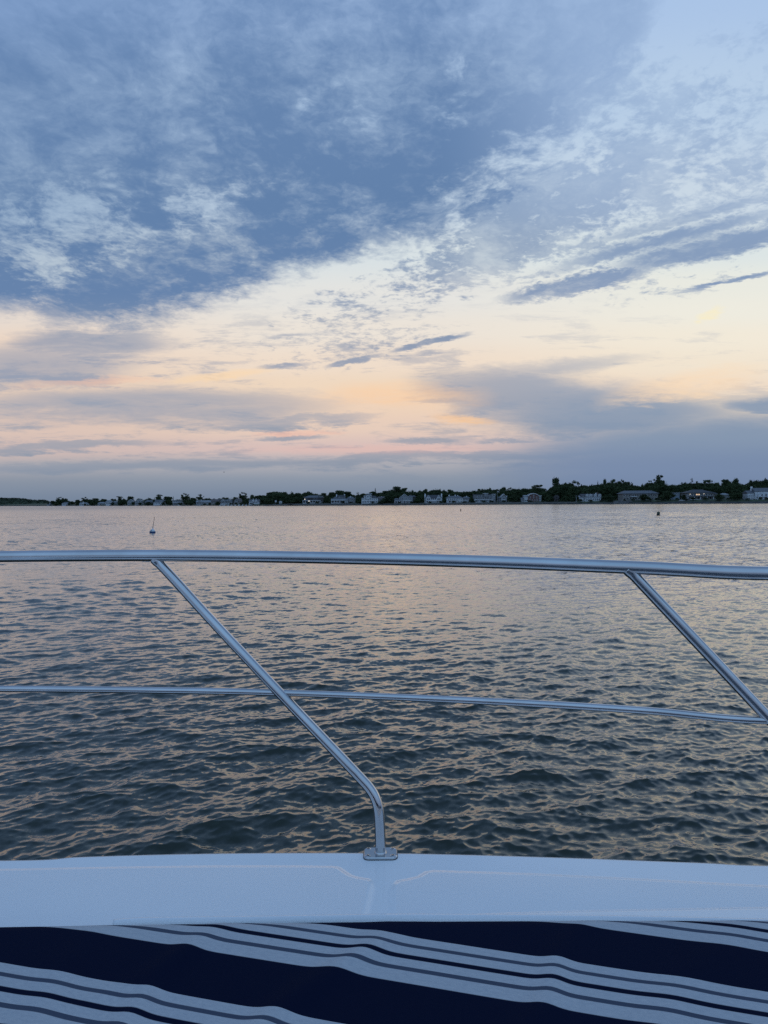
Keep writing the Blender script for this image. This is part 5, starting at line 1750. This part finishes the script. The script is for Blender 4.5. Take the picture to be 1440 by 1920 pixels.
# ---- the rest of the tree line, by stretch of shore
STRETCH = [
    (235, 'dark tree among the farthest low cottages beside the wooded headland'),
    (352, 'dark tree in the row between the rounded-gable house and the boxy pale house'),
    (490, 'dark tree between the distant brown-roofed and gabled houses'),
    (566, 'dark tree in the dense wood left of the hip-roofed house with lamps'),
    (676, 'dark tree in the row behind the pillared porch house'),
    (792, 'dark tree in the row between turret house and stepped-gable house'),
    (888, 'dark tree in the row behind twin gables and the long white house'),
    (976, 'dark tree in the row behind the grey tower house and the cottage'),
    (1096, 'dark tree in the wood between the brick house and the utility pole'),
    (1240, 'dark tree in the wood behind the long hip-roofed house'),
    (1352, 'dark tree in the wood behind the house with lit window'),
    (3000, 'dark tree in the wood behind the columned white house'),
]
def stretch(x):
    for e, l in STRETCH:
        if x < e: return l
for x, yt, w, kd in [
    (122, 934, 11, 'round'), (101, 938.4, 12, 'broad'), (133, 939.6, 10, 'bush'), (170, 935.8, 8, 'round'), (179, 933.6, 13, 'round'), (193, 934, 17, 'broad'), (213, 934.6, 12, 'round'), (232, 934, 14, 'broad'),
    (262, 933.2, 15, 'broad'), (279, 932.6, 21, 'broad'), (296, 930.6, 11, 'round'), (315, 930.2, 18, 'round'), (333, 934.4, 12, 'broad'), (360, 931.6, 18, 'broad'), (390, 931.8, 16, 'broad'), (401, 934, 12, 'broad'),
    (413, 933.8, 14, 'round'), (423, 931.8, 16, 'round'), (440, 930.2, 16, 'broad'), (463, 933.2, 16, 'round'), (447, 933, 14, 'broad'), (496, 928.6, 14, 'broad'),
    (507, 921.6, 17, 'round'), (534, 920.6, 22, 'broad'), (547, 920.8, 19, 'broad'), (559, 923.4, 17, 'round'), (591, 924.4, 17, 'broad'), (606, 923.6, 14, 'round'), (618, 923, 12, 'spruce'), (623, 921.8, 13, 'round'),
    (651, 920.6, 17, 'round'), (662, 926.6, 14, 'broad'), (684, 924.4, 18, 'round'), (698, 920.8, 15, 'round'), (713, 926, 14, 'broad'), (722, 919.4, 20, 'round'), (733, 917, 14, 'round'), (772, 917.4, 20, 'broad'), (790, 918.4, 15, 'round'),
    (798, 917.6, 15, 'tall'), (811, 919.4, 16, 'broad'), (833, 918.8, 14, 'round'), (856, 918.8, 15, 'broad'), (863, 921.6, 13, 'round'), (873, 920.6, 15, 'round'), (887, 917.4, 16, 'broad'), (899, 916.8, 16, 'tall'), (908, 915.6, 15, 'round'),
    (930, 914.4, 16, 'broad'), (945, 914, 16, 'tall'), (956, 913.6, 14, 'open'), (965, 917, 15, 'broad'), (984, 914.6, 18, 'round'), (996, 913.6, 17, 'broad'), (1021, 917.4, 17, 'broad'), (1032, 916.8, 16, 'round'), (1054, 910, 18, 'broad'),
    (1091, 908, 18, 'broad'), (1101, 909, 16, 'round'), (1111, 905.8, 15, 'broad'), (1127, 908, 14, 'round'), (1142, 903.4, 15, 'round'), (1159, 902.6, 17, 'tall'), (1176, 901.8, 16, 'round'), (1184, 903, 15, 'broad'), (1195, 910.4, 14, 'broad'),
    (1206, 905.6, 16, 'broad'), (1219, 903.6, 20, 'round'), (1250, 906, 17, 'broad'), (1262, 907, 15, 'broad'), (1288, 905.4, 15, 'round'), (1306, 902.2, 15, 'open'), (1314, 901.8, 16, 'broad'), (1337, 906.6, 15, 'broad'), (1346, 904.6, 14, 'round'),
    (1370, 899.2, 20, 'broad'), (1396, 906, 16, 'broad'), (1404, 904, 15, 'round'), (1421, 899, 16, 'round'), (1449, 896, 24, 'broad'), (1466, 898, 24, 'round'), (1484, 901, 24, 'broad'),
]:
    l = stretch(x)
    tree(x, yt, w, kd, l, l.replace('dark tree', 'dark trees'), back=trnd.uniform(42, 60))

# lower trees in front, closing the gaps between trunks
SKY = [(490, 931), (505, 926), (520, 926), (560, 928), (600, 930), (640, 927), (665, 931), (690, 929), (720, 924), (740, 919), (775, 922), (800, 923), (850, 922), (900, 920), (950, 918), (1000, 919), (1030, 920), (1045, 909),
       (1080, 910), (1110, 912), (1150, 907), (1190, 911), (1230, 903), (1260, 910), (1300, 908), (1340, 910), (1370, 905), (1400, 910), (1440, 904), (1500, 906)]
x = 492.0
while x < 1500:
    wd = trnd.uniform(17, 24)
    yt = lerp(SKY, x) + trnd.uniform(-1.5, 3.5)
    l = stretch(x)
    tree(x, yt, wd, trnd.choice(['broad', 'broad', 'round', 'bush']), l, l.replace('dark tree', 'dark trees'), back=trnd.uniform(30, 38), cat='tree', name='tree')
    x += trnd.uniform(6.5, 9.5)

# a second row standing close under the tops, so that the canopy runs on
TOPS = sorted((o_[0], o_[1]) for o_ in KEYS if o_[0] > 488)
x = 496.0
while x < 1490:
    near = [t_ for x_, t_ in TOPS if abs(x_ - x) < 13] or [lerp(SKY, x)]
    yt = sum(sorted(near)[-3:]) / len(sorted(near)[-3:]) + trnd.uniform(0.5, 3.5)
    l = stretch(x)
    tree(x, yt, trnd.uniform(17, 25), trnd.choice(['broad', 'round', 'round']), l, l.replace('dark tree', 'dark trees'), back=trnd.uniform(62, 75), name='tree')
    x += trnd.uniform(10, 14)

# low bushes along the water's edge
x = 505.0
while x < 1460:
    if not any(abs(x - q_) < 6 for q_ in (541, 932, 1080, 1159)):
        yb_ = yh(x) - (Z_(x) * 0.95 - EYE.z) * F / (D_(x) + 3)
        tree(x, yb_ - trnd.uniform(1.8, 4.6), trnd.uniform(5, 11), 'bush', 'low dark bush along the edge of the far shore', 'low bushes along the far shore edge', back=trnd.uniform(4.0, 7.0), yb=yb_ + 0.4, cat='bush', name='bush')
    x += trnd.uniform(9, 26)

# shrubs half hiding the distant houses on the left shore
x = 92.0
while x < 500:
    yb_ = yh(x) - (Z_(x) * 0.9 - EYE.z) * F / (D_(x) + 5)
    tree(x, yb_ - trnd.uniform(2.2, 5.2), trnd.uniform(5, 10), trnd.choice(['bush', 'round', 'bush']), 'low dark shrub half hiding the distant houses on the left shore', 'shrubs along the left shore', back=trnd.uniform(3, 7), yb=yb_ + 0.4, cat='bush', name='bush')
    x += trnd.uniform(8, 17)
x = 100.0
while x < 500:
    l = stretch(x)
    tree(x, lerp([(90, 939.5), (180, 938), (300, 937), (420, 936.5), (500, 934)], x) + trnd.uniform(-1.5, 2.0), trnd.uniform(10, 18), trnd.choice(['broad', 'round']), l, l.replace('dark tree', 'dark trees'), back=trnd.uniform(34, 46), name='tree')
    x += trnd.uniform(9, 15)

# bushes and single trees in front of the houses
for a in [
    (1380, 916.6, 27, 'bush', 'big round dark bush left of the columned white house', 9, 937.4),
    (1349, 926.0, 18, 'bush', 'wide dark bush in front of the right wing of the balcony house', 8, 937.2),
    (1252, 919.6, 26, 'bush', 'large dark bush right of the long hip-roofed house', 9, 937.6),
    (1208, 926.4, 20, 'bush', 'dark bush growing against the middle of the long hip-roofed house', 6, 937.8),
    (1283, 927.0, 13, 'bush', 'dark bush in front of the flat-roofed pale house', 12, 937.0),
    (1141, 926, 24, 'bush', 'dark bush right of the grey house with white dormers', 10, 940),
    (1075, 927, 22, 'bush', 'dark bush left of the grey house with white dormers', 16, 940.4),
    (1061, 929, 18, 'bush', 'low dark bush between pale blossoming tree and utility pole', 14, 941),
    (1030, 929, 20, 'bush', 'dark bush right of the brick gambrel house', 10, 941),
    (964, 927.4, 24, 'bush', 'dark bush between the cottage and the brick house', 12, 941),
    (884, 931, 9, 'bush', 'small dark bush left of the colonnade house', 9, 942),
    (834, 932, 9, 'bush', 'dark bush between twin gables and the long white house', 9, 943.4),
    (786, 929, 18, 'bush', 'dark bush left of the twin-gabled white house', 9, 943.8),
    (727, 927.6, 22, 'bush', 'tall dark bush between turret house and stepped-gable house', 9, 944.4),
    (716, 937.6, 16, 'bush', 'low dark bush beside the flared base of the turret house', 5, 945),
    (672, 933, 12, 'bush', 'dark bush left of the tall white turret house', 10, 944.6),
    (614, 929.4, 15, 'bush', 'dark bush between lamp-lit house and the pillared porch', 8, 943.8),
    (556, 932, 22, 'bush', 'dark bush left of the lamp-lit hip-roofed house', 8, 944.8),
    (541, 936, 12, 'bush', 'low dark bush above the small dock', 8, 945.2),
    (504, 933, 18, 'bush', 'dark bush left of the white shed', 9, 946.6),
    (462, 936, 12, 'bush', 'dark bush under the tall spreading tree', 8, 946.8),
    (408, 940.4, 10, 'bush', 'dark bush in front of the brown-roofed house with grey storey', 5, 947),
    (358, 936, 14, 'bush', 'dark bush right of the boxy pale house', 6, 947.4),
    (318.6, 936.6, 9, 'bush', 'dark bush left of the boxy pale house', 6, 947.4),
    (279, 940.6, 13, 'bush', 'low dark bush in front of the tucked-in grey-roofed house', 6, 947.6),
    (229, 936.6, 16, 'bush', 'dark bush below the flat-topped tree', 6, 947.6),
    (176, 938.6, 12, 'bush', 'dark bush left of the small low house on the left shore', 6, 948),
    (106, 942.6, 11, 'bush', 'low dark bush between grey boathouse and long white house', 6, 948.2),
]:
    tree(a[0], a[1], a[2], a[3], a[4], 'bushes along the far shore', back=a[5], yb=a[6], cat='bush', name='bush')
t_ = tree(1043.5, 928.0, 11, 'round', 'small pale blossoming tree in front of the dark bushes', back=9, yb=941.2)
for ch in t_.children:
    if ch.name.startswith('crown'):
        me = ch.data.copy(); me.materials.clear(); me.materials.append(M_blossom); ch.data = me

# ---- the wooded headland at the far left
HILL = [(-700, 937), (-300, 930), (-120, 929.6), (0, 931.6), (20, 931.8), (42, 932.2), (52, 934.4), (66, 936.2), (82, 935.4), (92, 938.4), (100, 944), (112, 948.6)]
mb = MB()
V = []
hx = list(range(-700, 121, 8))
for x in hx:
    D = 2500
    zt = zpx(x, lerp(HILL, x) + 1.6, D)
    for off, z in ((-110, -1.0), (-104, 0.8), (-60, zt * 0.55), (0, zt * 0.93), (90, zt * 0.8), (320, -1)):
        V.append((X_(x, D) * (D + off) / D, D + off, max(z, -1)))
mb.add(V, [(i * 6 + j, (i + 1) * 6 + j, (i + 1) * 6 + j + 1, i * 6 + j + 1) for i in range(len(hx) - 1) for j in range(5)])
hl = mb.build('hill', M_lawn); tag(hl, kind='structure')
g = np.random.default_rng(8)
cl = []
for i in range(2600):
    x = g.uniform(-300, 99); D = 2500
    off = g.uniform(-110, 25)
    zt = zpx(x, lerp(HILL, x) + 1.6, D)
    f = (0.02 + 0.53 * (off + 104) / 44 if off < -60 else 0.55 + 0.38 * (off + 60) / 60) if off < 0 else 0.92
    r_ = g.uniform(2.2, 4.2)
    cl.append((X_(x, D) * (D + off) / D, D + off, max(0.6, zt * f + 0.2 + (g.uniform(0, 2.4) if g.uniform() > 0.85 else 0)), r_, r_ * 0.7))
V, Fc = leaves(cl, 60000, 0.85, 21)
mb = MB(); mb.add(V, Fc)
wd_ = mb.build('woods', leaf_mat('headland_foliage', (0.014, 0.024, 0.014), (0.036, 0.052, 0.026)))
tag(wd_, kind='stuff')

# ---- buoys
def buoy_at(name, x, yw, label, cat='buoy'):
    D = EYE.z * F / (yw - yh(x))
    root = empty(name, (X_(x, D), D, 0)); tag(root, label, cat)
    return root, D


M_bw = simple('buoy_white', (0.62, 0.64, 0.66), 0.45, var=0.12, scale=4)
M_bb = simple('buoy_blue', (0.012, 0.045, 0.14), 0.45, var=0.2, scale=4)
M_bg = simple('buoy_green', (0.012, 0.040, 0.022), 0.5, var=0.3, scale=3)
M_bk = simple('buoy_black', (0.006, 0.007, 0.007), 0.55)
M_br = simple('buoy_red', (0.075, 0.035, 0.03), 0.6, var=0.3)
root, D = buoy_at('mooring_buoy', 285.2, 999.4, 'white and blue mooring buoy with a thin leaning mast on the water')
root.rotation_euler = (0, math.radians(5), 0)
mb = MB(); mb.lathe([(0.12, -0.25), (0.27, -0.12), (0.295, 0.02), (0.295, 0.13), (0.285, 0.15)], 28); mb.build('blue_band', M_bb, root, True)
mb = MB(); mb.lathe([(0.284, 0.151), (0.25, 0.24), (0.18, 0.33), (0.10, 0.37), (0.06, 0.40), (0.05, 0.50)], 28); mb.build('float', M_bw, root, True)
mb = MB(); mb.tube([(0, 0, 0.45), (0.0, 0, 0.62), (0.045, 0, 1.1), (0.085, 0, 1.62)], [0.034, 0.030, 0.024, 0.020], 10); mb.build('mast', M_wood, root, True)
mb = MB(); mb.tube([(-0.08, -0.24, 0.27), (-0.12, -0.27, 0.29), (-0.06, -0.27, 0.31), (-0.02, -0.24, 0.29)], 0.018, 8); mb.build('ring', M_bk, root, True)
root, D = buoy_at('can_buoy', 1234, 966.0, 'dark green can buoy tilted on the bright water at right')
root.rotation_euler = (0, math.radians(11), 0.4)
mb = MB(); mb.lathe([(0.28, -0.35), (0.29, 0.0), (0.285, 0.17)], 24); mb.build('lower_band', M_bk, root); auto_smooth(root.children[-1])
mb = MB(); mb.lathe([(0.284, 0.171), (0.28, 0.58), (0.25, 0.62)], 24); mb.build('float', M_bg, root); auto_smooth([c_ for c_ in root.children if c_.name.startswith('float')][0])
mb = MB(); mb.tube([(-0.07, 0, 0.60), (-0.07, 0, 0.67), (0.07, 0, 0.67), (0.07, 0, 0.60)], 0.015, 8); mb.build('lifting_eye', M_bk, root)
root, D = buoy_at('spar_buoy', 863.8, 958.2, 'tiny dark red spar buoy on the water in front of the twin-chimney house')
mb = MB(); mb.lathe([(0.10, -0.4), (0.15, 0.0), (0.15, 0.22), (0.09, 0.25)], 16); mb.build('float', M_br, root); 
mb = MB(); mb.lathe([(0.09, 0.251), (0.085, 0.42)], 16); mb.build('spar', M_br, root)
mb = MB(); mb.lathe([(0.10, 0.421), (0.15, 0.44), (0.15, 0.60), (0.08, 0.66)], 16); mb.build('topmark', M_br, root)

# ---- a gull in the distance
p = at(420.0, 885.3, 190)
root = empty('gull', p, 0.5); tag(root, 'tiny dark bird gliding low over the far-left houses', 'bird')
mb = MB(); mb.lathe([(0.006, -0.20), (0.03, -0.15), (0.055, -0.02), (0.05, 0.08), (0.032, 0.14), (0.03, 0.18), (0.008, 0.23)], 12)
mb.v = [(z, y, -x) for x, y, z in mb.v]
def wing(sg):
    P = [(0.06, 0.04, 0.02, 0.0), (0.07, 0.20, 0.09, 0.9), (0.01, 0.48, 0.06, 0.6)]
    rows_ = []
    for xx, yy_, zz, ch in ((0.07, 0.03, 0.02, 0.13), (0.09, 0.22, 0.10, 0.12), (0.02, 0.42, 0.07, 0.08), (-0.06, 0.56, 0.03, 0.02)):
        rows_.append([(xx, sg * yy_, zz), (xx - ch * 0.5, sg * yy_, zz + 0.012), (xx - ch, sg * yy_, zz - 0.004), (xx - ch * 0.5, sg * yy_, zz - 0.006)])
    b_ = []
    for r_ in rows_: b_ += r_
    mb.add(b_, [(i * 4 + j, (i + 1) * 4 + j, (i + 1) * 4 + (j + 1) % 4, i * 4 + (j + 1) % 4) for i in range(3) for j in range(4)] + [(12, 13, 14, 15)])
wing(1); wing(-1)
mb.build('body', simple('gull_grey', (0.12, 0.12, 0.13), 0.7), root, True)
